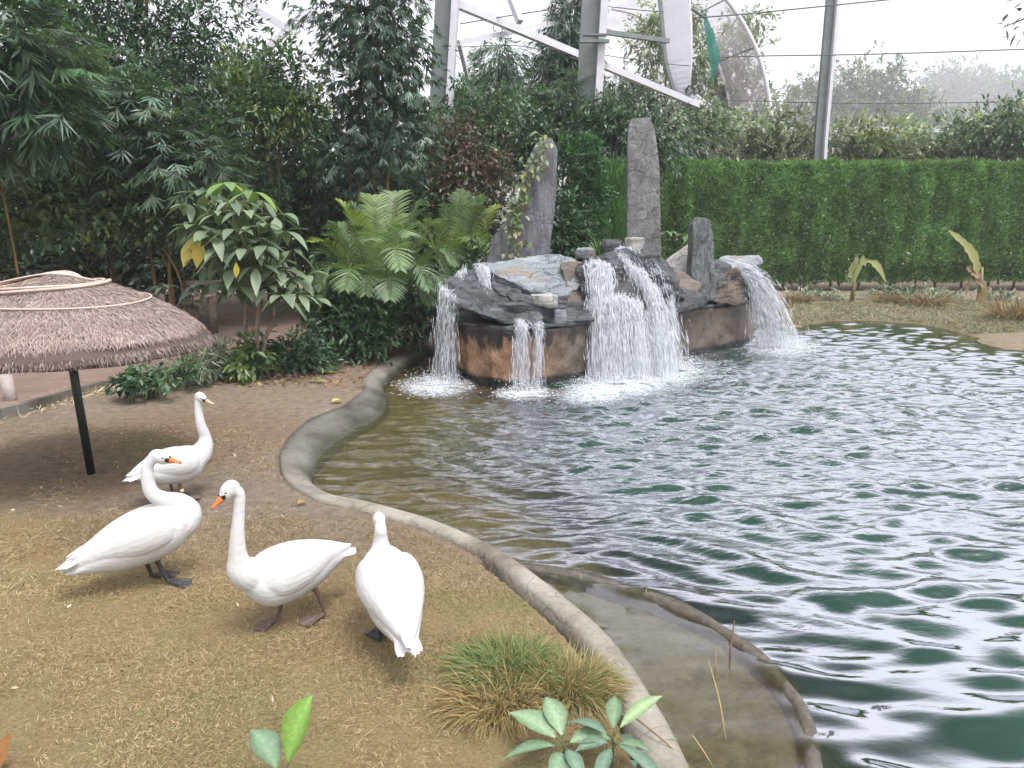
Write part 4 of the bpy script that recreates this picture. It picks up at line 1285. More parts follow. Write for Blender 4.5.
# cone profile: radius, height below apex
prof = [(0.0, 0.0), (.18, .035), (.42, .10), (.70, .22), (.95, .36), (1.14, .50), (1.22, .585), (1.235, .64), (1.20, .665), (1.08, .63), (.6, .40), (.05, .2)]
seg = 72
V = []
for i, (r_, d) in enumerate(prof):
    for k in range(seg):
        a = 2 * np.pi * k / seg
        w = 1 + .025 * mnoise.noise(Vector((math.cos(a) * 2, math.sin(a) * 2, i * .5)))
        V.append((apex.x + r_ * w * math.cos(a), apex.y + r_ * w * math.sin(a), apex.z - d + .02 * mnoise.noise(Vector((math.cos(a) * 3, math.sin(a) * 3, 7 + i * .7)))))
F = [(i * seg + k, (i + 1) * seg + k, (i + 1) * seg + (k + 1) % seg, i * seg + (k + 1) % seg) for i in range(len(prof) - 1) for k in range(seg)]
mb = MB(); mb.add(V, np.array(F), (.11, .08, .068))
def cone_pt(a, s):
    """s: 0 apex .. 1 eave along the slope"""
    rr = np.interp(s, [0, .14, .34, .57, .78, .94, 1.0], [0, .18, .42, .70, .95, 1.14, 1.225])
    dd = np.interp(s, [0, .14, .34, .57, .78, .94, 1.0], [0, .035, .10, .22, .36, .50, .60])
    return np.stack([apex.x + rr * np.cos(a), apex.y + rr * np.sin(a), apex.z - dd], -1), rr
n = 70000
a = rg.random(n) * 2 * np.pi; s = np.sqrt(rg.random(n)) * 1.0
s0 = np.clip(s - .05, .0, 1)
s = np.clip(s + .05, .02, 1.0)
p0, _ = cone_pt(a, s0); p1, _ = cone_pt(a + rg.normal(0, .05, n), s)
D = unit(p1 - p0 + np.array([0, 0, 1e-4])); 
D = unit(D + rg.normal(0, .09, (n, 3)) + np.array([0, 0, .03]))
rad = np.stack([np.cos(a), np.sin(a), 0 * a + 1.6], -1)
P = p0 + unit(rad) * (.012 + .02 * rg.random(n)[:, None])
V, F = leaf_quads(P, D, unit(rad + rg.normal(0, .5, (n, 3))), .035 + .055 * rg.random(n), .0038 + .003 * rg.random(n), .05)
band = .92 + .12 * (np.sin(s * 34 + np.sin(a * 5) * .6) > .2)
T = STRAW_GREY[rg.integers(0, 5, n)] * (band * (.8 + .4 * rg.random(n)))[:, None]
mb.add(V, F, np.repeat(T, 4, 0))
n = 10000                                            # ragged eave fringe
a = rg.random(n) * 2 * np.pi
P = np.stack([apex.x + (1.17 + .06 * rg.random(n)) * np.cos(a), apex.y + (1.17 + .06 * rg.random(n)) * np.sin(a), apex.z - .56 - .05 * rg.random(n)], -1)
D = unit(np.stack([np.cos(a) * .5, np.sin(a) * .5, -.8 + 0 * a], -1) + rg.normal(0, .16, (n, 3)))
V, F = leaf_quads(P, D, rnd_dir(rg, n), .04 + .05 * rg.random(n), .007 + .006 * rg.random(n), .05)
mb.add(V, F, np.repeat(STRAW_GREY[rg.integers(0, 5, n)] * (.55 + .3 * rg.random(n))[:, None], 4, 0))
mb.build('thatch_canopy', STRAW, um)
PALE_CANE = simple('pale_cane', (0.50, 0.40, 0.34), 0.7, 0.25, 0.15, 12)
def hoop(s, lift, rad, ecc=0.0, ph=0.0, r_=.013):
    a = np.linspace(0, 2 * np.pi, 72)
    p, rr = cone_pt(a, s + ecc * np.cos(a + ph)); p = p.copy(); p[:, 2] += lift + .006 * np.sin(a * 3)
    V, F = tube(p, r_, 7, None, False); return V, F
for s_, l_, e_, ph in ((.34, .045, .05, 2.6), (.40, .05, .07, 2.9), (.60, .042, .03, 1.0)):
    V, F = hoop(s_, l_, .01, e_, ph, .0125 if s_ < .5 else .009); put('binding_hoop', V, F, PALE_CANE, um, None, True)
for k in range(5):                                  # loose cane bundle over the top
    p = [Vector((apex.x - .85 + k * .015, apex.y - .35 + k * .06, apex.z - .19 + k * .004)), Vector((apex.x - .45, apex.y - .18 + k * .07, apex.z - .045 + k * .003)),
         Vector((apex.x - .05, apex.y - .02 + k * .05, apex.z + .030 + k * .003)), Vector((apex.x + .34 - k * .04, apex.y + .02 + k * .03, apex.z - .035))]
    V, F = tube(catmull([tuple(q) for q in p], 8), .0075, 7); put('cane', V, F, PALE_CANE, um, None, True)

# ------------------------------------------------------------------ fence posts behind the shade
fp = thing('wooden_fence', 'weathered wooden post and rail fence behind the thatched shade', 'fence', tuple(G(203, 330, 0)))
for u, w in ((196, 8.5), (214, 8)):
    b0 = Y(u, 340, 16.0); t0 = Y(u - 1, 284, 16.0)
    V, F = tube(np.array([[b0.x, b0.y, -.05], [b0.x + .01, b0.y, .7], [t0.x, t0.y, t0.z]]), [.10, .095, .09], 10); put('post', V, F, WOOD_GREY, fp, None, True)
b0 = Y(205, 296, 15.9)
mb = MB(); mb.add(*bar((b0.x - .35, 15.85, b0.z + .28), (b0.x + .4, 15.85, b0.z + .30), .06, .09)); mb.build('top_rail', WOOD_GREY, fp)
mb = MB(); mb.add(*bar(tuple(Y(186, 301, 15.8)), tuple(Y(215, 294, 15.8)), .04, .05)); mb.build('rail', PALE_CANE, fp)
sp = GP(12, 406)
V, F = tube(np.array([[sp.x, sp.y, -.05], [sp.x - .01, sp.y, .2], [sp.x - .03, sp.y, .48]]), [.085, .08, .075], 10)
tag(put('stub_post', V, F, simple('pale_wood', (.36, .31, .29), .8, .2, .25, 12, .4), None, None, True), 'short pale wooden post beside the path below the thatched shade', 'post')
# ================================================================== VEGETATION
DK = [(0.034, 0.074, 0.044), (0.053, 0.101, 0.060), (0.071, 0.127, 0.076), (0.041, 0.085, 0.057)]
MID = [(0.056, 0.113, 0.056), (0.073, 0.140, 0.067), (0.092, 0.162, 0.081), (0.043, 0.092, 0.052)]
PALEG = [(.075, .135, .07), (.095, .16, .085), (.06, .11, .06), (.12, .185, .09)]
YEL = [(.13, .18, .05), (.17, .21, .06), (.09, .15, .05)]
BLUE = [(0.085, 0.149, 0.107), (0.120, 0.189, 0.137), (0.165, 0.232, 0.177), (0.055, 0.104, 0.073)]
BROWN = [(.12, .075, .055), (.10, .085, .05), (.07, .09, .045), (.15, .095, .07)]
GREYG = [(.235, .275, .205), (.285, .325, .24), (.19, .235, .17), (.32, .345, .25)]
BRIGHT = [(.06, .15, .035), (.08, .185, .045), (.10, .21, .06), (.05, .12, .035)]
SEED = [100]

def limbs(name, root, base, blobs, r0, m_=BARK, n=5, lean=0.0, each=False, h0=0.5):
    """trunk and limbs from the base into the crown"""
    rg = np.random.default_rng(SEED[0] + 7)
    b0 = np.array(base, float)
    cs = [np.array(b[0]) for b in blobs]
    top = max(cs, key=lambda c: c[2])
    mid = b0 * .5 + np.array([top[0], top[1], b0[2] + (top[2] - b0[2]) * h0 * 2]) * .5
    mb = MB()
    P = catmull([b0 - [0, 0, .15], b0 * .7 + mid * .3 + rg.normal(0, .06, 3), mid, mid * .4 + top * .6 + rg.normal(0, .1, 3), top], 5)
    V, F = tube(P, np.linspace(r0, r0 * .25, len(P)), 8); mb.add(V, F)
    for c in cs[:n]:
        if c is top: continue
        s_ = P[rg.integers(len(P) // 4, len(P) * 2 // 3)]
        q = catmull([s_, s_ * .5 + c * .5 + [0, 0, .15], c], 5)
        V, F = tube(q, np.linspace(r0 * .5, r0 * .12, len(q)), 6); mb.add(V, F)
    return mb.build(name, m_, root, True)

def tree(name, label, cat, blobs, base=None, group=None, trunk=.12, tm=BARK, parts=('trunk', 'crown'), culms=0, **kw):
    SEED[0] += 1
    rg = np.random.default_rng(SEED[0])
    if base is None:
        c = np.mean([b[0] for b in blobs], 0)
        base = (c[0], c[1], gz(c[0], c[1]))
    root = thing(name, label, cat, tuple(base), 0, group)
    if culms:
        for k in range(culms):
            b0 = np.array(base) + np.append(rg.normal(0, .35, 2), -.1)
            t_ = np.array(blobs[k % len(blobs)][0]) + rg.normal(0, .3, 3)
            P = catmull([b0, b0 * .6 + np.array([b0[0], b0[1], t_[2]]) * .4, b0 * .25 + t_ * .75 + [0, 0, .4], t_], 6)
            V, F = tube(P, np.linspace(trunk, trunk * .35, len(P)), 7); put('culm', V, F, tm, root, None, True)
    else:
        limbs(parts[0], root, base, blobs, trunk, tm)
    V, F, T = foliage(rg, blobs, **kw)
    put(parts[1], V, F, LEAF, root, T, False)
    return root

def bush(name, label, cat, blobs, base=None, group=None, **kw):
    return tree(name, label, cat, blobs, base, group, trunk=.05, parts=('stem', 'foliage'), **kw)

B = blob
fine = dict(sprays=9, per=6, droop=.15, spread=.75)
fan = dict(sprays=6, per=8, droop=.35, spread=.5, out=.8, fanout=1.0)

# --- the dark wall of bamboo and trees on the left, front to back
tree('bamboo_clump', 'bamboo with broad hanging leaf fans at the top left corner', 'bamboo', [B(10, 45, 12.6, 62, 50), B(-40, 120, 12.8, 70, 50), B(35, 112, 12.8, 42, 34)],
     (-9.4, 13.6, 0), 'bamboo clumps at the left', .035, CULM, ('culm', 'leaves'), 5, clumps=110, L=.40, W=.058, cols=BLUE + MID, clump_r=.40, **fan)
tree('bamboo_clump', 'bamboo clump with drooping leaf sprays behind the big leaved young tree', 'bamboo', [B(130, 118, 15, 55, 34), B(170, 150, 15, 55, 38), B(95, 150, 15.3, 45, 34), B(205, 165, 15, 38, 30), B(135, 178, 15, 45, 20)],
     (-7.6, 16.2, 0), 'bamboo clumps at the left', .03, CULM, ('culm', 'leaves'), 6, clumps=190, L=.31, W=.042, cols=BLUE + PALEG[:2], clump_r=.42, **fan)
tree('bamboo_clump', 'tall bamboo with small hanging leaves against the sky, left of the first steel column', 'bamboo', [B(365, 20, 17, 52, 50), B(365, -60, 17, 46, 50), B(385, 70, 17, 44, 48), B(355, 95, 17.3, 42, 40), B(385, -30, 17.3, 40, 50), B(402, 135, 17.3, 36, 36), B(355, 150, 17.5, 48, 34), B(410, 60, 17.6, 20, 40)],
     (-3.2, 18.2, 0), 'bamboo clumps at the left', .03, CULM, ('culm', 'leaves'), 8, clumps=520, L=.20, W=.034, cols=BLUE + DK, clump_r=.42, sprays=6, per=7, droop=.5, spread=.6, out=.6, fanout=.8)
tree('broadleaf_tree', 'tall dark tree with small leaves and a yellowish stem at the upper left', 'tree', [B(110, 15, 19, 75, 50), B(200, 45, 19, 58, 52), B(150, 85, 18.5, 75, 40), B(60, 50, 18.5, 60, 55), B(225, 110, 18.5, 46, 42), B(150, -60, 19, 90, 50), B(40, -40, 19, 60, 50)],
     (-9.4, 19.4, 0), None, .10, CULM, clumps=520, L=.17, W=.060, cols=DK + MID[:2] + BLUE[:2], clump_r=.5, **fine)
tree('broadleaf_tree', 'small tree with yellowish new leaves at the right of the dark tree', 'tree', [B(282, 75, 16.5, 34, 26), B(262, 108, 16.2, 40, 32), B(295, 115, 16.4, 28, 26), B(250, 80, 16.4, 26, 24)],
     (-5.4, 17.0, 0), None, .05, clumps=125, L=.14, W=.055, cols=MID + YEL + PALEG[:1], clump_r=.32, **fine)
tree('broadleaf_tree', 'pale leaved tree in front of the dark tree, above the thatched shade', 'tree', [B(95, 75, 15.6, 45, 36), B(60, 100, 15.6, 45, 28), B(110, 100, 15.4, 36, 24), B(45, 70, 15.8, 36, 26)],
     (-8.6, 16.6, 0), None, .06, clumps=130, L=.15, W=.06, cols=PALEG + MID[:1], clump_r=.36, **fine)
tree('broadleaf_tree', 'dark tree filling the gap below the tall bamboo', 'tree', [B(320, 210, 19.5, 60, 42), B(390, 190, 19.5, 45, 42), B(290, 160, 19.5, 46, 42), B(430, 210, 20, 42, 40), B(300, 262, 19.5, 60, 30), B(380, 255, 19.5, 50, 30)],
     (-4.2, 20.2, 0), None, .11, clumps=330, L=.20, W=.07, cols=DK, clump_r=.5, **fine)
bush('shrub', 'dark leafy shrub mass with pale new leaves behind the thatched shade', 'shrub', [B(20, 195, 14.8, 60, 34), B(100, 205, 15, 52, 32), B(165, 205, 15.2, 42, 30), B(-40, 220, 15.5, 50, 45), B(240, 200, 17, 45, 40), B(225, 250, 17.2, 45, 30)],
     (-8.3, 16.8, 0), None, clumps=420, L=.14, W=.075, cols=DK[2:3] + MID[:3] + PALEG + YEL[:1], clump_r=.42, **fine)
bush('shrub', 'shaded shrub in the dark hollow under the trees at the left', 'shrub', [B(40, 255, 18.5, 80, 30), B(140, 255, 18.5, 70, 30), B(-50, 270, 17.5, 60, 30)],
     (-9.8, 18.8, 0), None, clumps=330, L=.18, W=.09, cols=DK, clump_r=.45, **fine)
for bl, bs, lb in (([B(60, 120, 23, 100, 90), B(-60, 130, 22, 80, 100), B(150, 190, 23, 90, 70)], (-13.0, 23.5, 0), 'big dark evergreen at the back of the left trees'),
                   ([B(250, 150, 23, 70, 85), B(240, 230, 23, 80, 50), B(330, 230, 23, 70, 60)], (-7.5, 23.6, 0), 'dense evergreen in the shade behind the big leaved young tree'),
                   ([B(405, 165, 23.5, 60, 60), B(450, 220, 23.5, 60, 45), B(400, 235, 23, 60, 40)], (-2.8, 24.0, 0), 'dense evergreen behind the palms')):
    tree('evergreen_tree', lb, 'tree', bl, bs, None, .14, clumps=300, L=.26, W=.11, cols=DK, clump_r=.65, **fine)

# rosette plants with big greyish leaves under the trees
def rosette(name, label, base, h, n, L, W, cols, rg, group=None, whorls=3, mat_=LEAF, droop=.5, cat='plant', tilt=.3, spreadr=.12):
    root = thing(name, label, cat, tuple(base), 0, group)
    b0 = np.array(base)
    mbs, mbl = MB(), MB()
    for w in range(whorls):
        hh = h * (.45 + .55 * (w + 1) / whorls) * (.9 + .2 * rg.random())
        off = rg.normal(0, spreadr, 2) * (whorls > 1)
        top = b0 + np.array([off[0], off[1], hh])
        V, F = tube(catmull([b0 - [0, 0, .04], b0 * .5 + top * .5 + [off[0] * .2, 0, 0], top], 5), np.linspace(.014, .007, 11), 6); mbs.add(V, F)
        a = np.linspace(0, 2 * np.pi, n, endpoint=False) + rg.random() * 6 + rg.normal(0, .15, n)
        el = tilt + rg.normal(0, .16, n)
        D = np.stack([np.cos(a) * np.cos(el), np.sin(a) * np.cos(el), np.sin(el)], 1)
        P = np.repeat(top[None], n, 0) + D * .015
        V, F = leaf_long(P, D, np.tile([0, 0, 1.0], (n, 1)), L * (.75 + .5 * rg.random(n)), W * (.8 + .4 * rg.random(n)), droop * (.7 + .6 * rg.random(n)), 6, .12)
        T = np.array(cols)[rg.integers(0, len(cols), n)] * (.85 + .3 * rg.random((n, 1)))
        mbl.add(V, F, np.repeat(T, len(V) // n, 0))
    mbs.build('stem', STEM, root, True)
    mbl.build('leaves', mat_, root, True)
    return root
rg = np.random.default_rng(77)
for k, (u, v, y, n_) in enumerate(((16, 276, 14.5, 5), (115, 272, 14.8, 5), (160, 276, 14.6, 5), (182, 280, 14.9, 4), (60, 270, 15.2, 4))):
    b_ = Y(u, v, y); 
    rosette('rosette_plant', ['grey green broad leaved plant at the far left above the thatched shade', 'grey green broad leaved plant behind the top of the thatched shade', 'grey green broad leaved plant left of the wooden fence',
            'small grey green plant touching the wooden fence', 'grey green plant between two others behind the thatched shade'][k],
            (b_.x, b_.y, 0.0), b_.z + .12, 8, .30, .12, [(.10, .125, .105), (.075, .10, .085), (.13, .15, .13)], rg, 'broad leaved plants under the trees', n_, droop=.5, spreadr=.3)

# --- young tree with big drooping leaves in whorls
yb = GP(258, 378)
root = thing('young_tree', 'young tree with large drooping oval leaves in whorls standing by the path', 'tree', tuple(yb))
rg = np.random.default_rng(21)
stems = []
for k, (u, v) in enumerate(((246, 300), (262, 290), (275, 318))):
    t_ = Y(u, v, yb.y + rg.normal(0, .12)); b0 = np.array(yb) + [(-.10, .03, .14)[k], rg.normal(0, .05), -.05]
    P = catmull([b0, b0 * .5 + np.array(t_) * .5 + rg.normal(0, .05, 3), np.array(t_)], 6)
    V, F = tube(P, np.linspace(.045, .03, len(P)), 8); put('trunk', V, F, simple('pale_bark', (.20, .155, .115), .85, .2, .4, 18, .6) if k == 0 else bpy.data.materials['pale_bark'], root, None, True)
    stems.append(np.array(t_))
wh = [(228, 182, 0), (205, 195, -.1), (250, 192, -.2), (192, 206, 0), (232, 202, -.3), (262, 200, .2), (218, 214, -.4), (246, 212, -.35), (276, 216, 0), (196, 226, -.2), (214, 236, -.45), (236, 230, -.5), (258, 228, -.4), (282, 232, -.1),
      (222, 252, -.4), (244, 248, -.5), (266, 246, -.4), (292, 250, -.1), (206, 252, 0), (232, 268, -.3), (256, 266, -.4), (278, 270, -.2), (304, 276, -.1), (298, 294, -.2), (282, 296, -.35), (312, 298, 0), (218, 282, 0), (240, 288, -.2), (268, 286, -.3), (225, 200, .3), (250, 240, .3), (230, 240, .35), (270, 258, .3), (210, 268, .2), (290, 268, .3)]
mbs, mbl, mby = MB(), MB(), MB()
GREEN_BIG = np.array([(.15, .205, .125), (.185, .235, .15), (.115, .165, .10), (.21, .26, .165), (.155, .21, .135)])
wh += [(u + rg.normal(0, 9), v + rg.normal(6, 8), dy + rg.normal(.1, .15)) for u, v, dy in wh[3:30:3]]
for k, (u, v, dy) in enumerate(wh):
    c = np.array(Y(u, v, yb.y + dy * 1.3))
    s_ = stems[int(np.argmin([np.linalg.norm(c - q) for q in stems]))]
    V, F = tube(catmull([s_, s_ * .5 + c * .5 + [0, 0, .05], c], 4), np.linspace(.018, .009, 9), 6); mbs.add(V, F)
    n = rg.integers(6, 9)
    a = np.linspace(0, 2 * np.pi, n, endpoint=False) + rg.random() * 6
    el = rg.normal(-.02, .26, n)
    D = np.stack([np.cos(a) * np.cos(el), np.sin(a) * np.cos(el), np.sin(el)], 1)
    P = c + D * .05
    L_ = .37 * (.7 + .45 * rg.random(n))
    V, F = leaf_long(P, D, np.tile([0, 0, 1.0], (n, 1)), L_, L_ * .42, .62 * (.4 + .8 * rg.random(n)), 7, .12, 1.05)
    top = k < 6
    T = (np.array([(.17, .26, .06), (.14, .23, .07)])[rg.integers(0, 2, n)] if k in (0, 2) else GREEN_BIG[rg.integers(0, 5, n)]) * (.8 + .4 * rg.random((n, 1)))
    mbl.add(V, F, np.repeat(T, len(V) // n, 0))
mbs.build('branches', STEM, root, True); mbl.build('foliage', leaf_mat('big_leaf', .42, .2, .45), root, True)
for u, v, dy, L_, a_ in ((190, 238, -.2, .40, 2.6), (199, 236, -.35, .42, 1.9), (196, 232, -.25, .36, 2.2), (236, 262, -.85, .20, 1.6)):
    P = np.array([tuple(Y(u, v, yb.y + dy))]); D = unit(np.array([[math.cos(a_) * .3, -.15, -.9]]))
    V, F = leaf_long(P, D, np.array([[.2, 1.0, .1]]), np.array([L_]), np.array([L_ * .5]), np.array([.1]), 7, .1, 1.1)
    put('yellow_leaf', V, F, LEAF, root, np.tile([(.52, .42, .05)], (len(V), 1)), True)

# --- palms
def frond(rg, base, tip, arch, n, L, col, root):
    b0, t0 = np.array(base), np.array(tip)
    P = catmull([b0, b0 * .6 + t0 * .4 + [0, 0, arch * .8], b0 * .25 + t0 * .75 + [0, 0, arch], t0], 8)
    mb = MB()
    V, F = tube(P, np.linspace(.016, .004, len(P)), 6); mb.add(V, F, (.16, .20, .06))
    T_ = np.gradient(P, axis=0); T_ = unit(T_)
    q = np.linspace(.22, .99, n); ii = np.clip((q * (len(P) - 1)).astype(int), 0, len(P) - 2)
    f = q * (len(P) - 1) - ii
    C_ = P[ii] * (1 - f[:, None]) + P[ii + 1] * f[:, None]; TT = T_[ii]
    side = unit(np.cross(TT, np.array([0, 0, 1.0]))); up = np.cross(side, TT)
    ln = L * np.sin(np.pi * np.clip(.15 + .85 * (q - .22) / .77, 0, .97)) ** .7 + .05
    for s in (1, -1):
        D = unit(TT * .75 + side * s * 1.0 + up * .25 + rg.normal(0, .06, (n, 3)))
        V, F = leaf_long(C_, D, up, ln * (.9 + .2 * rg.random(n)), np.full(n, .027), np.full(n, .25), 3, .2, .75)
        c = np.array(col) * (.8 + .4 * rg.random((n, 1)))
        mb.add(V, F, np.repeat(c, len(V) // n, 0))
    mb.build('frond', LEAF, root)
PALMG = [(.16, .245, .105), (.195, .275, .13), (.21, .295, .11), (.135, .205, .11), (.27, .34, .09)]
def palm(label, u, v, y, fronds, seed):
    rg = np.random.default_rng(seed)
    b_ = Y(u, v, y); b_.z = gz(b_.x, b_.y)
    root = thing('palm', label, 'palm', tuple(b_), 0, 'feathery palms beside the fountain')
    for k in range(4):
        V, F = tube(np.array([[b_.x + rg.normal(0, .12), b_.y + rg.normal(0, .12), -.05], [b_.x + rg.normal(0, .15), b_.y + rg.normal(0, .1), .9]]), [.03, .022], 7)
        put('stem', V, F, STEM, root, None, True)
    fronds = fronds + [(a + rg.normal(0, 14), b__ + abs(rg.normal(6, 10)), d + rg.normal(.2, .3), h_, int(rg.integers(0, 5))) for a, b__, d, h_, c in fronds[:11]]
    for (tu, tv, dy, arch, ci) in fronds:
        bb_ = (b_.x + rg.normal(0, .1), b_.y + rg.normal(0, .1), .45 + .3 * rg.random())
        frond(rg, bb_, Y(tu, tv, y + dy), arch, 48, .40, PALMG[ci], root)
palm('areca palm with long arching pale green fronds left of the fountain', 385, 330, 13.6,
     [(338, 200, -.1, .25, 4), (352, 212, -.5, .25, 4), (372, 196, .3, .35, 2), (398, 192, .5, .35, 1), (424, 205, .2, .4, 1), (440, 222, -.3, .35, 0), (325, 235, -.4, .3, 3), (318, 290, -.8, .55, 3), (345, 290, -1.3, .5, 0),
      (430, 290, -1.0, .55, 3), (455, 265, -.4, .5, 3), (400, 270, -1.5, .6, 1), (372, 240, -1.0, .4, 1), (410, 235, -.8, .45, 0), (452, 300, -.9, .5, 3), (390, 300, -1.6, .5, 3)], 41)
palm('areca palm with upright fan like fronds closest to the leaning stone', 458, 300, 16.2,
     [(460, 190, 0, .2, 1), (446, 205, -.3, .25, 0), (478, 198, .2, .2, 0), (486, 215, 0, .3, 3), (468, 205, -.3, .3, 2), (430, 222, -.2, .35, 4), (482, 245, -.7, .4, 0), (440, 250, -.7, .4, 1), (470, 240, -1.0, .4, 2)], 47)
palm('low areca palm in front of the dark trees, left of the other two', 352, 318, 15.2,
     [(312, 262, -.2, .4, 3), (335, 225, 0, .3, 0), (360, 215, .2, .3, 1), (385, 235, 0, .35, 3), (322, 300, -.7, .5, 3), (375, 270, -.8, .4, 0)], 45)
tree_kw = dict(sprays=9, per=6, droop=.2, spread=.7)
bush('shrub', 'rounded green shrub under the palms at the edge of the trodden soil', 'shrub', [B(345, 325, 13.2, 38, 26), B(322, 312, 13.4, 26, 26), B(372, 315, 13.3, 28, 28), B(345, 292, 13.8, 34, 26), B(330, 340, 13.0, 24, 14), B(365, 340, 13.0, 22, 14)],
     None, None, clumps=170, L=.11, W=.055, cols=MID + [(.045, .11, .04)], clump_r=.24, **tree_kw)
bush('shrub', 'dark shrub with pale young leaves between the palms and the fountain', 'shrub', [B(425, 305, 14.2, 34, 30), B(455, 290, 14.6, 30, 28), B(402, 320, 13.9, 28, 26), B(480, 270, 15.2, 28, 22)],
     None, None, clumps=130, L=.12, W=.05, cols=MID[:3] + DK[:2] + PALEG[:1], clump_r=.26, **tree_kw)

# --- plants around and behind the fountain
bush('shrub', 'reddish brown shrub right of the tall bamboo', 'shrub', [B(468, 155, 20, 36, 30), B(452, 180, 19.6, 30, 22), B(482, 178, 19.6, 28, 22), B(455, 135, 20, 26, 20)], None, None, clumps=165, L=.11, W=.05, cols=BROWN + GREYG[2:3], clump_r=.34, **tree_kw)
bush('shrub', 'light green shrub behind the leaning stone', 'shrub', [B(508, 130, 21, 40, 30), B(500, 160, 20.5, 30, 26), B(530, 150, 21, 30, 30), B(470, 112, 21.5, 34, 22)], None, None, clumps=190, L=.15, W=.065, cols=MID + PALEG[:2], clump_r=.4, **tree_kw)
bush('shrub', 'dark green shrub directly behind the tall standing stone', 'shrub', [B(620, 140, 22, 42, 34), B(596, 130, 22, 28, 24), B(650, 150, 22, 34, 30), B(612, 175, 21.5, 34, 24)], None, None, clumps=200, L=.17, W=.07, cols=MID + DK[:2], clump_r=.42, **tree_kw)
tree('bamboo_clump', 'dark bamboo with hanging leaves between the second steel column and the leaning stone', 'bamboo', [B(560, 100, 23, 26, 22), B(575, 118, 22.6, 26, 20), B(548, 125, 23, 24, 26)], None, None, .03, CULM, ('culm', 'leaves'), 3, clumps=80, L=.42, W=.05, cols=BLUE, clump_r=.4, **fan)
tree('conical_tree', 'cone shaped tree with hanging leaves between the first two steel columns', 'tree', [B(498, 60, 26, 15, 18), B(492, 85, 26, 30, 18), B(500, 108, 26, 36, 20), B(478, 100, 26, 30, 18)], None, None, .10, clumps=150, L=.30, W=.045, cols=BLUE + MID[:1], clump_r=.36, sprays=7, per=8, droop=.55, spread=.5, out=.9)
tree('conical_tree', 'narrow tall tree with hanging leaves in front of the second steel column', 'tree', [B(578, -10, 27, 14, 24), B(570, 25, 27, 18, 22), B(562, 52, 27, 20, 22), B(558, 78, 27, 24, 20), B(572, 62, 27, 20, 20)], None, None, .09, clumps=200, L=.28, W=.045, cols=BLUE + DK[:2], clump_r=.32, sprays=7, per=8, droop=.5, spread=.5, out=.9)
tree('broadleaf_tree', 'grey green tree with drooping branches behind the tall standing stone', 'tree', [B(640, 105, 33, 32, 22), B(664, 136, 30.2, 28, 18), B(618, 95, 33, 24, 22), B(688, 148, 30, 22, 16)], None, None, .10, clumps=190, L=.26, W=.06, cols=BLUE + GREYG, clump_r=.45, sprays=7, per=8, droop=.4, spread=.55)
tree('broadleaf_tree', 'thin airy tree behind the third steel column', 'tree', [B(668, 20, 34, 24, 20), B(655, 42, 34, 20, 18), B(690, 60, 34, 18, 30)], None, None, .09, clumps=60, L=.3, W=.1, cols=GREYG, clump_r=.55, **tree_kw)
tree('broadleaf_tree', 'thin grey tree inside the hazy net dome', 'tree', [B(735, 60, 40, 22, 34), B(745, 110, 40, 26, 24), B(715, 100, 40, 20, 34), B(748, 20, 40, 16, 18)], None, None, .12, clumps=130, L=.3, W=.1, cols=GREYG, clump_r=.6, **tree_kw)

# clipped round bush in tiers, and a bright little cypress next to it
tb = Y(580, 262, 18.5)
tree('clipped_bush', 'clipped bush of stacked round tiers right of the leaning stone', 'shrub', [B(579, 158, 18.5, 22, 20), B(584, 196, 18.5, 22, 16), B(580, 222, 18.3, 24, 14), B(578, 242, 18.2, 24, 14)], (tb.x, 18.5, gz(tb.x, 18.5)), None, .06,
     clumps=300, L=.085, W=.04, cols=[(.04, .115, .04), (.055, .14, .05), (.07, .165, .06), (.035, .10, .04)], clump_r=.13, shell=.3, sprays=9, per=6, droop=0, spread=.7, out=1.0)
tree('conical_shrub', 'bright green feathery cypress shrub left of the tall standing stone', 'shrub', [B(612, 185, 19.5, 12, 20), B(612, 210, 19.5, 15, 18), B(610, 232, 19.5, 16, 16)], None, None, .04,
     clumps=130, L=.14, W=.022, cols=BRIGHT, clump_r=.16, sprays=7, per=8, droop=-.9, spread=.35, out=.5)
bush('shrub', 'broad leaved shrub between the leaning stone and the clipped bush', 'shrub', [B(566, 235, 16.2, 20, 18), B(575, 255, 16.0, 22, 12), B(558, 215, 16.4, 12, 18)], None, None, clumps=70, L=.13, W=.065, cols=MID + BRIGHT[:1], clump_r=.2, **tree_kw)
rg = np.random.default_rng(50)
def spiky(name, label, b_, n, L, W, cols, rg, spread=.55, droop=.4, cat='plant', group=None):
    root = thing(name, label, cat, tuple(b_), 0, group)
    a = rg.random(n) * 6.283; el = np.clip(rg.normal(1.05, spread * .6, n), .15, 1.5)
    D = np.stack([np.cos(a) * np.cos(el), np.sin(a) * np.cos(el), np.sin(el)], 1)
    P = np.array(b_) + np.stack([np.cos(a), np.sin(a), a * 0], 1) * (.06 * rg.random((n, 1))) - [0, 0, .02]
    V, F = leaf_long(P, D, np.tile([0, 0, 1.0], (n, 1)), L * (.6 + .6 * rg.random(n)), W * (.8 + .4 * rg.random(n)), droop * (.5 + rg.random(n)), 5, .1, .6)
    T = np.array(cols)[rg.integers(0, len(cols), n)] * (.8 + .4 * rg.random((n, 1)))
    put('blades', V, F, LEAF, root, np.repeat(T, len(V) // n, 0))
    return root
b_ = Y(601, 252, 15.0)
spiky('grassy_plant', 'yellow green grassy plant growing on top of the fountain rocks', (b_.x, b_.y, b_.z - .12), 150, .55, .03, [(.13, .21, .05), (.10, .17, .045), (.16, .24, .07)], rg)
b_ = Y(668, 248, 16.2); b_.z -= .1
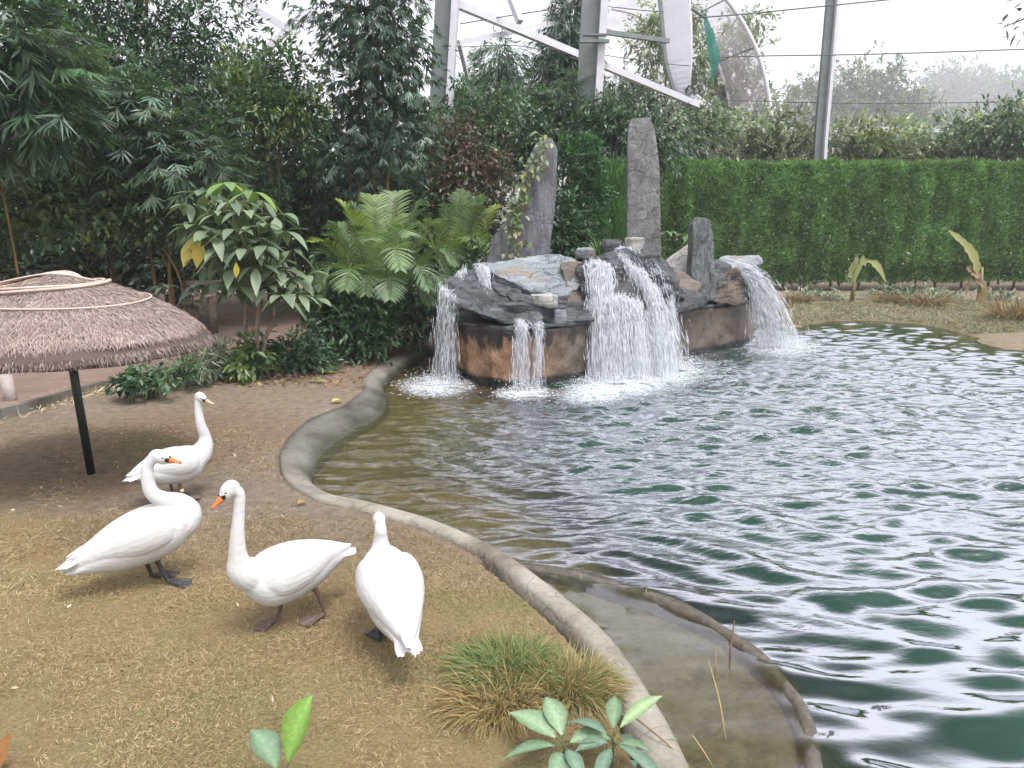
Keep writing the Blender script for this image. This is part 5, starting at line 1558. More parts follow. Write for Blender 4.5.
rosette('broad_leaf_plant', 'pale broad leaved plant right of the tall standing stone', b_, .45, 7, .32, .15, [(.12, .2, .08), (.09, .16, .06)], rg, None, 2, droop=.6)

# vine on the leaning stone
vb = Y(520, 268, 14.2)
vr = thing('climbing_vine', 'yellow green vine climbing the left side of the leaning stone', 'vine', tuple(vb))
pts = [(516, 262), (522, 240), (518, 222), (526, 205), (528, 186), (530, 168), (540, 160), (548, 142), (512, 225), (510, 250)]
rgv = np.random.default_rng(61)
P_ = [np.array(Y(u, v, 14.22)) for u, v in pts[:8]]
V, F = tube(catmull(P_, 6), .012, 6); put('stem', V, F, TWIG, vr, None, True)
q = []
for (u, v), w in zip([(520, 250), (519, 232), (521, 215), (526, 200), (528, 185), (532, 170), (540, 160), (546, 145), (523, 262), (518, 208), (541, 150), (514, 225)], [.7, .8, 1.2, 1.2, 1, 1.1, .8, .6, .4, 1.2, .5, .9]):
    k = int(15 * w)
    q += [Y(u - 3 + rgv.normal(0, 5), v + rgv.normal(0, 8), 14.2 - .10 * rgv.random()) for _ in range(k)]
q = np.array([tuple(x) for x in q]); n = len(q)
D = unit(np.stack([rgv.normal(0, .6, n), -.5 + 0 * q[:, 0], -.6 + rgv.normal(0, .4, n)], 1))
V, F = leaf_long(q, D, unit(np.array([0, -.6, .8]) + rgv.normal(0, .3, (n, 3))), .085 + .05 * rgv.random(n), .06 + .03 * rgv.random(n), np.full(n, .2), 4, .1)
T = np.array(YEL + [(.10, .15, .05), (.22, .22, .07)])[rgv.integers(0, 5, n)]
put('foliage', V, F, LEAF, vr, np.repeat(T, len(V) // n, 0))

# --- hedge
HY0, HY1, HX0, HX1, HZ0, HZ1 = 27.0, 28.7, 2.2, 24.0, .36, 4.42
hg = thing('hedge', 'long clipped green hedge with a straight top along the far side of the pond', 'hedge', (13, 27.8, 0))
rg = np.random.default_rng(90)
mb = MB()
def hedge_front(x, z):
    pl = x / .92
    return HY0 - .13 * np.abs(np.sin(pl * np.pi)) + .30 * (fbm(x, z * 1.0, 1.1, 4, 21) - .47) + .12 * sstep(z, 3.8, 4.6) + .3 * sstep(z, 1.2, .5)
n = 100000
x = HX0 + (HX1 - HX0) * rg.random(n)
hb = HZ0 + .35 * (fbm(x, x * 0, 1.3, 3, 31) - .45)
z = hb + (HZ1 - hb) * rg.random(n) ** .95
y = hedge_front(x, z) + np.abs(rg.normal(0, .10, n))
P = np.stack([x, y, z], 1)
tc = (fbm(x, z * .45, 3.0, 4, 41) - .2) * 1.8
gc = np.array([(.095, .19, .072), (.13, .245, .092), (.17, .30, .115), (.215, .345, .13)])
D = unit(np.stack([rg.normal(0, .5, n), -.55 + rg.normal(0, .35, n), .55 + rg.normal(0, .4, n)], 1))
V, F = leaf_quads(P, D, rnd_dir(rg, n), .11 + .10 * rg.random(n), .035 + .03 * rg.random(n), .1)
T = gc[rg.integers(0, 4, n)] * (.62 + .75 * np.clip(tc, 0, 1.2))[:, None]
mb.add(V, F, np.repeat(T, 4, 0))
n = 26000                                            # feathery top with the new shoots
x = HX0 + (HX1 - HX0) * rg.random(n); yy = HY0 + .1 + (HY1 - HY0) * rg.random(n) ** 1.5
z = HZ1 - .12 + .10 * rg.random(n) + .42 * (fbm(x, yy, 1.5, 3, 51) - .45)
D = unit(np.stack([rg.normal(0, .35, n), rg.normal(-.12, .35, n), .9 + 0 * x], 1))
V, F = leaf_quads(np.stack([x, yy, z], 1), D, rnd_dir(rg, n), .16 + .14 * rg.random(n), .03 + .02 * rg.random(n), .1)
T = np.array([(.12, .22, .06), (.15, .26, .075), (.10, .19, .055)])[rg.integers(0, 3, n)] * (.8 + .4 * rg.random((n, 1)))
mb.add(V, F, np.repeat(T, 4, 0))
n = 16000                                            # inside
x = HX0 + (HX1 - HX0) * rg.random(n); z = HZ0 + .1 + (HZ1 - HZ0 - .2) * rg.random(n); yy = HY0 + .25 + 1.3 * rg.random(n)
V, F = leaf_quads(np.stack([x, yy, z], 1), rnd_dir(rg, n), rnd_dir(rg, n), .25 + .1 * rg.random(n), .16 + 0 * x, .1)
mb.add(V, F, np.repeat(gc[rg.integers(0, 2, n)] * .9, 4, 0))
mb.build('foliage', LEAF, hg)
k = 0
x = HX0 + .3
while x < HX1:
    P = catmull([(x, HY0 + .55, -.05), (x + rg.normal(0, .05), HY0 + .5 + rg.normal(0, .04), .35), (x + rg.normal(0, .08), HY0 + .6, .9)], 4)
    V, F = tube(P, np.linspace(.055, .04, len(P)), 7); put('trunk', V, F, BARK, hg, None, True)
    x += .92 + rg.normal(0, .07)

# --- behind the hedge
rows = [(700, 128, 31, 34, 20, GREYG + MID[:1]), (745, 140, 33, 34, 18, GREYG), (790, 138, 32, 34, 20, GREYG + YEL[:1]), (842, 146, 33, 34, 14, GREYG), (884, 142, 32, 30, 18, GREYG + YEL[:2]),
        (925, 148, 33, 30, 14, GREYG), (972, 138, 32, 34, 20, GREYG + PALEG[:2]), (1018, 128, 31, 34, 26, MID + YEL[:1] + GREYG), (1070, 130, 32, 44, 26, GREYG + MID[:2])]
wd = ['pale bush behind the hedge just right of the tall standing stone', 'grey green bush behind the hedge under the net dome', 'pale yellowish bush behind the hedge left of the leaning steel post', 'low grey bush behind the hedge right of the leaning steel post',
      'yellowish bush behind the hedge in front of the pale rail', 'low grey bush behind the hedge below the round far tree', 'pale green bush behind the hedge near the right edge', 'greener taller bush behind the hedge at the right edge', 'bush behind the hedge at the right border, partly out of view']
for (u, v, y, ru, rv, cc), lb in zip(rows, wd):
    rg_ = np.random.default_rng(u)
    v -= 5
    bl = [B(u + rg_.normal(0, 4), v, y, ru * .75, rv, 1.0), B(u - ru * .55, v + 10, y, ru * .55, rv * .9, .9), B(u + ru * .5, v + 8, y + .4, ru * .6, rv, .9), B(u, v + 28, y, ru, 20, 1.0)]
    bush('shrub', lb, 'shrub', bl, None, 'bushes behind the hedge', clumps=100, L=.25, W=.10, cols=cc, clump_r=.55, sprays=6, per=6, droop=.0, spread=.75)
tree('broadleaf_tree', 'hazy round tree behind the leaning steel post', 'tree', [B(865, 88, 250, 52, 22), B(840, 108, 250, 48, 24), B(900, 115, 250, 46, 22), B(805, 105, 250, 26, 20), B(860, 125, 250, 74, 20), B(945, 125, 250, 34, 14)], None, None, .3,
     clumps=330, L=1.6, W=.65, cols=MID + GREYG[:2], clump_r=3.7, sprays=9, per=6, droop=.1, spread=.8)
tree('broadleaf_tree', 'palest far tree with a rounded top fading into the haze at the right', 'tree', [B(960, 85, 600, 34, 20), B(940, 100, 600, 26, 18), B(985, 102, 600, 40, 18), B(960, 112, 600, 60, 16)], None, None, .5,
     clumps=260, L=3.6, W=1.5, cols=MID, clump_r=8.4, sprays=9, per=6, droop=.1, spread=.8)
tree('broadleaf_tree', 'far hazy tree cut by the right border', 'tree', [B(1030, 92, 560, 34, 18), B(1012, 105, 560, 26, 16), B(1060, 105, 560, 40, 26)], None, None, .5,
     clumps=200, L=3.4, W=1.45, cols=MID, clump_r=7.9, sprays=9, per=6, droop=.1, spread=.8)
# far belt of trees that closes the view everywhere behind
rg_ = np.random.default_rng(3)
bl = [((x_, 250 + rg_.normal(0, 8), 5 + rg_.random() * 3), (17, 7, 6 + rg_.random() * 3)) for x_ in np.arange(-290, 291, 17)]
V, F, T = foliage(rg_, bl, 1300, 9, 6, 1.3, .7, DK + MID, .1, .8, 2.4)
kind(put('far_woodland', V, F, LEAF, None, T), 'stuff')
# leafy twig hanging in from the right, top corner
tr = Y(1030, 20, 7.0)
ob = thing('overhanging_branch', 'dark leafy branch tip hanging into the top right corner', 'branch', tuple(tr))
P = [tuple(Y(u, v, 7.0)) for u, v in ((1120, -30), (1060, 0), (1030, 16), (1004, 27))]
mbx = MB(); V, F = tube(catmull(P, 6), np.linspace(.018, .004, 19), 6); mbx.add(V, F)
V, F = tube(catmull([P[1], tuple(Y(1030, -2, 7.0)), tuple(Y(1012, -8, 7.0))], 5), .005, 5); mbx.add(V, F)
mbx.build('twig', BARK, ob, True)
q = np.array([tuple(Y(u, v, 7.0 + d)) for u, v, d in ((1002, 24, 0), (1006, 30, .05), (1012, 22, -.05), (1016, 34, 0), (1020, 26, .1), (1022, 38, 0), (1008, 14, .1), (1018, 8, 0), (1022, 16, .05), (1014, 0, 0), (1024, 2, 0), (1026, 30, -.1), (1020, -6, 0), (1010, 36, .1), (1040, 20, 0), (1036, 34, .1), (1045, 5, 0))])
n = len(q); D = unit(np.stack([rg.normal(-.5, .5, n), rg.normal(0, .4, n), rg.normal(-.4, .4, n)], 1))
V, F = leaf_long(q, D, np.tile([0, 0, 1.0], (n, 1)), .07 + .04 * rg.random(n), np.full(n, .042), np.full(n, .15), 4)
put('leaves', V, F, LEAF, ob, np.tile([(.03, .045, .035)], (len(V), 1)))
# two wilting banana plants and little things on the right bank
def banana(label, u, v, y, blades, seed):
    rg = np.random.default_rng(seed)
    b_ = Y(u, v, y); b_.z = gz(b_.x, b_.y)
    root = thing('banana_plant', label, 'plant', tuple(b_), 0, 'wilting banana plants by the hedge')
    V, F = tube(np.array([[b_.x, b_.y, b_.z - .05], [b_.x + .02, b_.y, b_.z + .6], [b_.x + .0, b_.y, b_.z + 1.1]]), [.07, .055, .03], 9); put('stem', V, F, simple('dry_sheath', (.24, .20, .11), .8, .2, .4, 12, .4) if 'dry_sheath' not in bpy.data.materials else bpy.data.materials['dry_sheath'], root, None, True)
    for pts, w, c in blades:
        P = catmull([tuple(Y(a, b__, y - .1)) for a, b__ in pts], 6); n = len(P); t = np.linspace(0, 1, n)
        hw = w * np.sin(np.pi * np.clip(t * .93 + .05, 0, 1)) ** .7
        T_ = unit(np.gradient(P, axis=0)); S_ = unit(np.cross(T_, np.array([.25, -1.0, .2]))) ; Nn_ = np.cross(S_, T_)
        rag = 1 + rg.normal(0, .32, (n, 1))
        V = np.stack([P + S_ * hw[:, None] * rag + Nn_ * hw[:, None] * .3, P, P - S_ * hw[:, None] * rag + Nn_ * hw[:, None] * .3], 1).reshape(-1, 3)
        F = np.array([(i * 3 + k, i * 3 + k + 1, i * 3 + k + 4, i * 3 + k + 3) for i in range(n - 1) for k in (0, 1)])
        put('leaf', V, F, LEAF, root, np.tile([c], (len(V), 1)), True)
banana('taller wilting banana plant with one yellowing upright leaf before the hedge', 978, 302, 23.4, [([(977, 283), (975, 262), (965, 245), (948, 230)], .15, (.26, .26, .09)), ([(976, 285), (978, 278), (972, 270), (966, 268)], .12, (.30, .19, .12)),
       ([(978, 282), (984, 288), (980, 298), (974, 304)], .14, (.22, .17, .08)), ([(976, 280), (968, 284), (966, 295)], .10, (.2, .16, .08))], 1)
banana('small drooping banana plant with bent yellow leaves before the hedge', 852, 298, 23.6, [([(852, 285), (851, 272), (855, 262), (857, 256)], .12, (.22, .24, .10)), ([(853, 282), (862, 262), (876, 265), (886, 282)], .11, (.27, .28, .10)), ([(852, 286), (848, 278), (846, 270)], .1, (.16, .18, .07))], 2)
# ================================================================== GROUND PLANTS AND LITTER
rg = np.random.default_rng(201)
def tuft(label, b_, n, L, rad, cols, lean, seed, group=None, W=.006, droop=.55, name='grass_tuft'):
    rg = np.random.default_rng(seed)
    root = thing(name, label, 'grass', tuple(b_), 0, group)
    r_ = rad * np.sqrt(rg.random(n)); a = rg.random(n) * 6.283
    P = np.array(b_) + np.stack([r_ * np.cos(a), r_ * np.sin(a) * .8, 0 * a - .01], 1)
    D = unit(np.stack([np.cos(a) * r_ / rad * .7 + lean[0] + rg.normal(0, .25, n), np.sin(a) * r_ / rad * .6 + lean[1] + rg.normal(0, .25, n), .75 + 0 * a], 1))
    V, F = leaf_long(P, D, rnd_dir(rg, n), L * (.5 + .7 * rg.random(n)), W * (.7 + .6 * rg.random(n)), droop * (.4 + rg.random(n)), 4, .05, .55)
    T = np.array(cols)[rg.integers(0, len(cols), n)] * (.75 + .5 * rg.random((n, 1)))
    put('blades', V, F, STRAW, root, np.repeat(T, len(V) // n, 0))
    return root
GRASSG = [(.15, .22, .08), (.12, .19, .065), (.19, .25, .10), (.24, .26, .12)]
GRASSD = [(.34, .25, .11), (.26, .18, .08), (.40, .32, .16), (.20, .13, .06), (.22, .2, .08)]
p = GP(508, 672)
tuft('bushy clump of green grass turning straw coloured on the bank by the kerb', p, 5200, .30, .20, GRASSG * 2 + GRASSD[:2], (-.10, -.05), 1, W=.0042, droop=.75)
p = GP(572, 690)
tuft('dry straw coloured half of the grass clump leaning over the kerb', p, 3000, .28, .16, GRASSD + GRASSG[2:], (.15, .0), 2, W=.004, droop=.7)
p = GP(492, 705)
tuft('flattened dry grass hanging from the left foot of the green clump', p, 2200, .28, .18, GRASSD, (-.25, -.2), 3, W=.004, droop=.9)

def leafy(label, b_, leaves, cols, seed, stem_h, cat='plant', name='leafy_plant'):
    """leaves: (azimuth, elevation, length, width, stem fraction)"""
    rg = np.random.default_rng(seed)
    root = thing(name, label, cat, tuple(b_))
    b0 = np.array(b_)
    mbs = MB()
    top = b0 + [0, 0, stem_h]
    V, F = tube(catmull([b0 - [0, 0, .03], b0 * .5 + top * .5, top], 4), np.linspace(.008, .005, 9), 7); mbs.add(V, F)
    for a, el, L, W, fz, ci in leaves:
        s_ = b0 + [0, 0, stem_h * fz]
        d = np.array([math.cos(a) * math.cos(el), math.sin(a) * math.cos(el), math.sin(el)])
        e = s_ + d * L * .22
        V, F = tube(np.array([s_, e]), [.004, .003], 6); mbs.add(V, F)
        L *= rg.uniform(1.05, 1.5); W *= rg.uniform(1.05, 1.4); d = unit(d + rg.normal(0, .12, 3))
        V, F = leaf_long(e[None], d[None], unit(np.array([[0, 0, 1.0]]) + rg.normal(0, .25, (1, 3))), np.array([L]), np.array([W]), np.array([.32 + .2 * rg.random()]), 10, .16, .85)
        nv = len(V); T = np.tile(np.array(cols[ci]), (nv, 1)); T[1::3] = T[1::3] * 1.6 + .05
        put('leaf', V, F, BIGLEAF, root, T, True)
    mbs.build('stem', STEM, root, True)
    return root
m, nt, ns, ls = mat('veined_leaf')
a = N(ns, 'ShaderNodeAttribute', attribute_name='tint'); f = noise_tex(ns, ls, 60, 5, .6)
rr_ = ramp(ns, [(.35, (.75, .75, .75)), (.65, (1.12, 1.12, 1.12))]); ls.new(f, rr_.inputs['Fac'])
c = mixc(ns, ls, .8, a.outputs['Color'], rr_.outputs['Color'], 'MULTIPLY')
b = N(ns, 'ShaderNodeBsdfPrincipled', i_Roughness=.55); ls.new(c, b.inputs['Base Color']); ls.new(bump(ns, ls, f, .4, .004), b.inputs['Normal'])
t = N(ns, 'ShaderNodeBsdfTranslucent'); ls.new(c, t.inputs['Color'])
mx = N(ns, 'ShaderNodeMixShader'); mx.inputs[0].default_value = .2; ls.new(b.outputs[0], mx.inputs[1]); ls.new(t.outputs[0], mx.inputs[2]); finish(ns, ls, mx.outputs[0])
BIGLEAF = m
LG = [(.11, .185, .095), (.145, .225, .12), (.09, .155, .10), (.17, .26, .11)]
p = GP(563, 768)
leafy('low plant with pale green oval leaves in front of the grass clump at the bottom', p, [(2.6, .35, .19, .085, 1, 1), (1.7, .5, .17, .08, 1, 1), (3.3, .15, .17, .075, .9, 0), (.35, .3, .15, .07, .9, 1), (4.4, .1, .15, .075, .8, 0), (5.3, .2, .13, .06, .85, 2)], LG, 5, .12)
p = GP(612, 768)
leafy('low plant with bluish green leaves beside the kerb at the bottom edge', p, [(2.5, .3, .15, .07, .9, 2), (1.3, .5, .15, .07, 1, 0), (.6, .5, .22, .055, 1, 3), (3.4, .2, .12, .06, .8, 2), (5.4, .15, .18, .085, .8, 2), (.0, .2, .14, .06, .7, 0), (4.3, .1, .13, .06, .7, 2)], LG, 6, .16)
p = GP(640, 772)
leafy('dark leafed seedling pressed against the kerb at the bottom edge', p, [(2.2, .3, .13, .06, 1, 2), (.4, .6, .16, .04, 1, 3), (4.0, .1, .14, .06, .8, 2), (5.6, .2, .12, .055, .8, 0)], LG, 7, .09)
p = GP(284, 800)
leafy('plant at the bottom border with one bright upright leaf', p, [(.5, 1.2, .34, .10, 1, 0), (2.6, .85, .22, .11, 1, 1), (4.5, .5, .15, .07, .8, 1)], [(.15, .28, .04), (.10, .17, .09)], 8, .10)
p = GP(-12, 775)
rt = thing('dry_leaf', 'orange brown dry leaf standing up in the bottom left corner', 'leaf', tuple(p))
V, F = leaf_long(np.array([tuple(p)]), unit(np.array([[.25, .2, .55]])), np.array([[0, -1.0, .4]]), np.array([.20]), np.array([.09]), np.array([.1]), 8, .2)
put('blade', V, F, BIGLEAF, rt, np.tile([(.30, .14, .045)], (len(V), 1)), True)

# strip of ground cover along the path and below the young tree
bush('ground_cover_plant', 'dark leafy ground cover plant beside the path, right of the pole', 'plant', [B(140, 380, 10.0, 15, 6), B(126, 385, 9.9, 9, 4), B(172, 376, 10.2, 9, 4)], None, None, clumps=26, L=.10, W=.06, cols=MID + [(.05, .12, .045)], clump_r=.10, sprays=6, per=5, droop=.2, spread=.7)
bush('ground_cover_plant', 'pale grassy ground cover between the path and the young tree', 'plant', [B(208, 362, 11.2, 16, 9), B(190, 371, 10.8, 13, 5), B(225, 352, 11.6, 10, 9)], None, None, clumps=42, L=.15, W=.022, cols=GREYG + MID[:2], clump_r=.13, sprays=7, per=7, droop=.2, spread=.7, up=.3)
bush('ground_cover_plant', 'yellowish seedling cluster at the foot of the young tree', 'plant', [B(245, 362, 11.3, 14, 9), B(262, 350, 11.6, 16, 12)], None, None, clumps=36, L=.14, W=.07, cols=YEL + MID[:2], clump_r=.11, sprays=5, per=5, droop=.3, spread=.6)
bush('ground_cover_plant', 'low leafy growth at the right foot of the young tree', 'plant', [B(300, 352, 12.0, 18, 12), B(318, 358, 12.0, 14, 8)], None, None, clumps=50, L=.12, W=.05, cols=MID + DK[:1], clump_r=.12, sprays=6, per=5, droop=.2, spread=.7)
bush('ground_cover_plant', 'straggling green weeds on the far bank between the white jet and the drooping banana plant', 'plant', [B(812, 298, 24.6, 22, 4), B(840, 300, 24.2, 16, 3), B(1000, 299, 24, 20, 4)], None, None, clumps=60, L=.13, W=.045, cols=GREYG + MID[:2], clump_r=.22, sprays=6, per=5, droop=.1, spread=.7)
bush('ground_cover_plant', 'low green plants on the far bank at the foot of the hedge', 'plant', [B(905, 297, 24.6, 24, 5), B(935, 300, 24.4, 26, 6), B(880, 295, 25, 16, 4)], None, None, clumps=90, L=.14, W=.05, cols=GREYG + MID[:2], clump_r=.22, sprays=6, per=5, droop=.1, spread=.7)
for k, (u, v, y, s_, lb) in enumerate(((925, 304, 22.6, 1.0, 'dry brown grass tuft on the far bank between the two banana plants'), (1018, 322, 19.6, 1.3, 'dry reddish grass tuft on the far bank at the right border'), (888, 302, 23.2, .7, 'small dry tuft on the far bank under the drooping banana plant'), (800, 300, 23.6, .7, 'small dry tuft on the far bank beside the white jet'))):
    b_ = Y(u, v, y); b_.z = gz(b_.x, b_.y)
    tuft(lb, b_, 500, .75 * s_, .45 * s_, [(.26, .18, .10), (.32, .23, .14), (.22, .14, .09), (.2, .19, .09)], (0, -.1), 30 + k, 'dry tufts on the far bank', .018)

# dry straw lying and standing over the near bank
mb = MB()
def strew(n, fx, L, W, cols, flat, hmin=.0):
    x, y = fx(n)
    x = np.asarray(x); y = np.asarray(y)
    z, d, bd, rb = ground_z(x, y)
    ok = d > .30
    x, y, z = x[ok], y[ok], z[ok]; n = len(x)
    D = unit(np.stack([rg.normal(0, 1, n), rg.normal(0, 1, n), np.abs(rg.normal(0, flat, n)) + .04], 1))
    V, F = leaf_quads(np.stack([x, y, z + hmin], 1), D, rnd_dir(rg, n) + [0, 0, .8], L * (.4 + rg.random(n)), W * (.7 + .6 * rg.random(n)), .05)
    pt = .75 + .6 * fbm(x, y, 1.3, 3, 61)
    gr = sstep(fbm(x, y, .9, 3, 71), .50, .62)[:, None]
    T = np.array(cols)[rg.integers(0, len(cols), n)] * pt[:, None]
    T = 1.2 * T * (1 - gr * .45) + np.array([(.15, .175, .06)]) * gr * .45
    mb.add(V, F, np.repeat(T, 4, 0))
def near(n):
    y = 1.35 + 4.4 * rg.random(n) ** 1.25
    x = -y * .80 + (y * .80 + 1.2) * rg.random(n)
    k = fbm(x, y, 2.2, 3, 81) + .30 * rg.random(n) > .50
    return x[k], y[k]
def mid(n):
    y = 4.4 + 4.2 * rg.random(n); x = -y * .78 + (y * .78 - .3) * rg.random(n)
    k = fbm(x, y, 1.4, 3, 82) + .25 * rg.random(n) > .66
    return x[k], y[k]
SD = [(.30, .23, .13), (.25, .185, .10), (.36, .29, .18), (.20, .14, .08), (.27, .21, .12)]
strew(230000, near, .034, .0034, SD, .6)
strew(5000, near, .08, .0032, SD, .35)
strew(60000, mid, .05, .005, SD, .35)
def lit(n):
    t_ = rg.random(n); a_ = np.array([tuple(G(-60, 428, 0))[:2], tuple(G(90, 392, 0))[:2], tuple(G(170, 382, 0))[:2], tuple(G(300, 372, 0))[:2]])
    q = t_ * 3; i = np.minimum(q.astype(int), 2); f = (q - i)[:, None]
    p = a_[i] * (1 - f) + a_[i + 1] * f + rg.normal(0, .16, (n, 2)); return p[:, 0], p[:, 1]
strew(2600, lit, .13, .016, [(.42, .35, .24), (.34, .27, .17), (.50, .43, .32)], .35)
def fb(n):
    x = 3.2 + 14 * rg.random(n); y = 17.5 + 6 * rg.random(n); return x, y
strew(42000, fb, .14, .016, [(.24, .20, .14), (.19, .155, .105), (.28, .24, .175), (.12, .15, .07), (.14, .17, .08)], .6)
kind(mb.build('dry_grass', STRAW), 'stuff')
mb = MB()
def leaflit(n):
    p = np.array([tuple(G(rg.uniform(180, 400), rg.uniform(360, 388), 0))[:2] for _ in range(n)]); return p[:, 0], p[:, 1]
strew(420, leaflit, .10, .05, [(.22, .12, .07), (.30, .19, .11), (.17, .10, .06), (.26, .22, .10)], .25, .005)
strew(260, lambda n: (rg.uniform(-5, 0, n), rg.uniform(2.2, 9, n)), .035, .018, [(.45, .38, .27), (.24, .15, .09)], .2, .004)
kind(mb.build('leaf_litter', STRAW), 'stuff')
for u, v, L, W, a_, c, lb in ((312, 375, .46, .13, .1, (.38, .38, .10), 'long yellow fallen leaf lying on the soil near the palms'), (338, 371, .40, .10, 2.4, (.36, .36, .16), 'pale green fallen leaf lying beside the long yellow one'), (328, 384, .34, .10, 2.9, (.30, .30, .12), 'narrow fallen leaf lying nearest the water below the yellow one'),
                              (332, 404, .16, .13, .6, (.55, .45, .18), 'small cream yellow fallen leaf on bare soil beside the cement apron'), (298, 507, .10, .06, 1.0, (.38, .26, .12), 'small brown fallen leaf on the bank near the bend of the kerb')):
    p = GP(u, v); V, F = leaf_long(np.array([[p.x, p.y, p.z + .03]]), unit(np.array([[math.cos(a_), math.sin(a_), .12]])), np.array([[0, 0, 1.0]]), np.array([L]), np.array([W]), np.array([.2]), 8, .2)
    tag(put('fallen_leaf', V, F, LEAF, None, np.tile([c], (len(V), 1)), True), lb, 'leaf')

# twigs in the shallow basin and over the kerb
def twig(label, pts, r_, m_=TWIG):
    P = catmull(pts, 6); V, F = tube(P, np.linspace(r_, r_ * .45, len(P)), 7)
    tag(put('twig', V, F, m_, None, None, True), label, 'twig')
g = lambda u, v, z: np.array(tuple(G(u, v, z)))
b_ = g(729, 655, WATER); twig('dark upright twig standing in the water by the divider', [b_ - [0, 0, .12], b_ + [.01, 0, .10], b_ + [.025, .02, .21]], .007)
b_ = g(727, 728, WATER); twig('long pale leaning twig standing in the shallow basin', [b_ - [0, 0, .08], b_ + [-.02, .10, .10], b_ + [-.05, .22, .24]], .006, simple('straw_twig', (.34, .25, .11), .8, .2, .3, 20))
b_ = g(716, 668, WATER); twig('short broken twig beside the long one in the shallow basin', [b_ - [0, 0, .08], b_ + [.0, .02, .06], b_ + [-.005, .03, .12]], .006, bpy.data.materials['straw_twig'])
b_ = g(646, 596, WATER); twig('tiny pale stalk sticking out of the water next to the divider', [b_ - [0, 0, .06], b_ + [0, 0, .05]], .006, bpy.data.materials['straw_twig'])
b_ = g(628, 712, .06); twig('thin dark twig lying across the kerb at the bottom', [b_, g(665, 742, .03), g(700, 775, -.10)], .005)
b_ = g(694, 735, -.16); twig('pale stick half sunk in the shallow basin close to the kerb', [g(692, 735, -.10), g(704, 752, -.16), g(715, 770, -.2)], .005, bpy.data.materials['straw_twig'])

# ================================================================== STEEL FRAME OF THE AVIARY
def column(label, pts, y, w, d, m1, m2, name='steel_column'):
    """pts: (u, v) along the axis, top last; an H shaped column: two flanges and a web"""
    P = [np.array(tuple(Y(u, v, y))) for u, v in pts]
    root = thing(name, label, 'column', tuple(P[0]))
    mb1, mb2 = MB(), MB()
    for p, q in zip(P[:-1], P[1:]):
        mb1.add(*bar(p + [w / 2, 0, 0], q + [w / 2, 0, 0], d, w * .34, (1, 0, 0)))
        mb2.add(*bar(p + [-w * .10, d * .25, 0], q + [-w * .10, d * .25, 0], d * .5, w * .86, (1, 0, 0)))
    mb1.build('flange', m1, root); mb2.build('web', m2, root)
    return root
def ground_at(u, v, y):
    return [(u, 384 + 750 * math.tan(math.atan2(CAM_H, y) - PITCH))]
column('first steel column from the left, dark web and pale flange', [(432, 290), (440, 100), (448, -40)], 22.5, .55, .5, STEEL, STEEL_DARK)
c2 = column('second steel column with a bolted collar where the diagonal beam crosses it', [(574, 290), (588, 90), (596, -40)], 22.5, .58, .5, STEEL, STEEL_DARK)
mb = MB(); q = np.array(tuple(Y(594, 43, 22.3))); mb.add(*box(q + [0, -.2, 0], (.8, .14, .08))); mb.add(*box(q + [0, -.2, .16], (.65, .16, .05))); mb.build('collar', STEEL_DARK, c2)
# third column: broad, curved, tapering to a pin joint
P = [(686, 104), (683, 92), (680, 60), (678, 20), (674, -20), (668, -60)]
hw = [.10, .22, .42, .46, .47, .47]
A = catmull([tuple(Y(u, v, 31)) for u, v in P], 6); hw = [h_ * 1.24 for h_ in hw]; W_i = np.interp(np.arange(len(A)) / 6, range(6), hw)
root = thing('steel_column', 'broad curved pale steel column tapering to a joint, left of the green net', 'column', tuple(A[0]))
V = []
for p, w in zip(A, W_i):
    V += [p + [-w, -.02, 0], p + [w * .72, -.30, 0], p + [w, .1, 0], p + [-w * .6, .5, 0]]
F = [(i * 4 + k, i * 4 + (k + 1) % 4, (i + 1) * 4 + (k + 1) % 4, (i + 1) * 4 + k) for i in range(len(A) - 1) for k in range(4)]
put('shell', V, np.array(F), STEEL, root)
mb = MB()
for k in range(len(A) - 1):
    mb.add(*bar(A[k] + [-W_i[k] - .05, 0, 0], A[k + 1] + [-W_i[k + 1] - .05, 0, 0], .2, .12, (1, 0, 0)))
mb.build('edge_rib', STEEL_DARK, root)
mb = MB(); q0 = np.array(tuple(Y(690, 92, 31))); mb.add(*box(q0 + [0, -.1, 0], (.5, .4, .14))); mb.build('joint', STEEL_DARK, root)
mb = MB(); mb.add(*bar(tuple(Y(689, 94, 31)), tuple(Y(683, 200, 31)), .2, .25, (1, 0, 0))); mb.build('foot_post', STEEL, root)
mb = MB(); mb.add(*bar(tuple(Y(690, 95, 30.8)), tuple(Y(712, 112, 31.6)), .14, .14)); mb.add(*bar(tuple(Y(692, 92, 30.8)), tuple(Y(714, 108, 31.6)), .07, .07)); mb.build('strut', STEEL, root)
column('leaning pale steel post standing behind the hedge at the right', [(812, 290), (820, 140), (836, -40)], 30.5, .34, .42, STEEL, STEEL_DARK, 'steel_post')
def beam(label, p, q, w, h, m_=STEEL, name='steel_beam'):
    mb = MB(); mb.add(*bar(tuple(p), tuple(q), w, h)); tag(mb.build(name, m_), label, 'beam')
beam('long diagonal pale steel beam crossing the first two columns', Y(395, -22, 21.9), Y(698, 105, 30.4), .18, .22)
beam('thin horizontal pipe between the second and third steel columns', Y(604, 32, 23), Y(668, 41, 25), .13, .13, STEEL_DARK)
beam('thin slanting pipe between the first two columns', Y(458, 43, 23), Y(560, 22, 27), .14, .14)
beam('short brace rising above the diagonal beam', Y(520, 22, 22.4), Y(505, -16, 23), .16, .16)
beam('thin brace low between the first column and the conical tree', Y(459, 44, 23), Y(468, 80, 24), .10, .10)
beam('pale horizontal rail behind the hedge at the right', Y(765, 129, 36), Y(950, 130, 36), .2, .24)
beam('pale slanting steel member seen through the left tree gap', Y(232, -5, 27), Y(286, 28, 27), .24, .22)
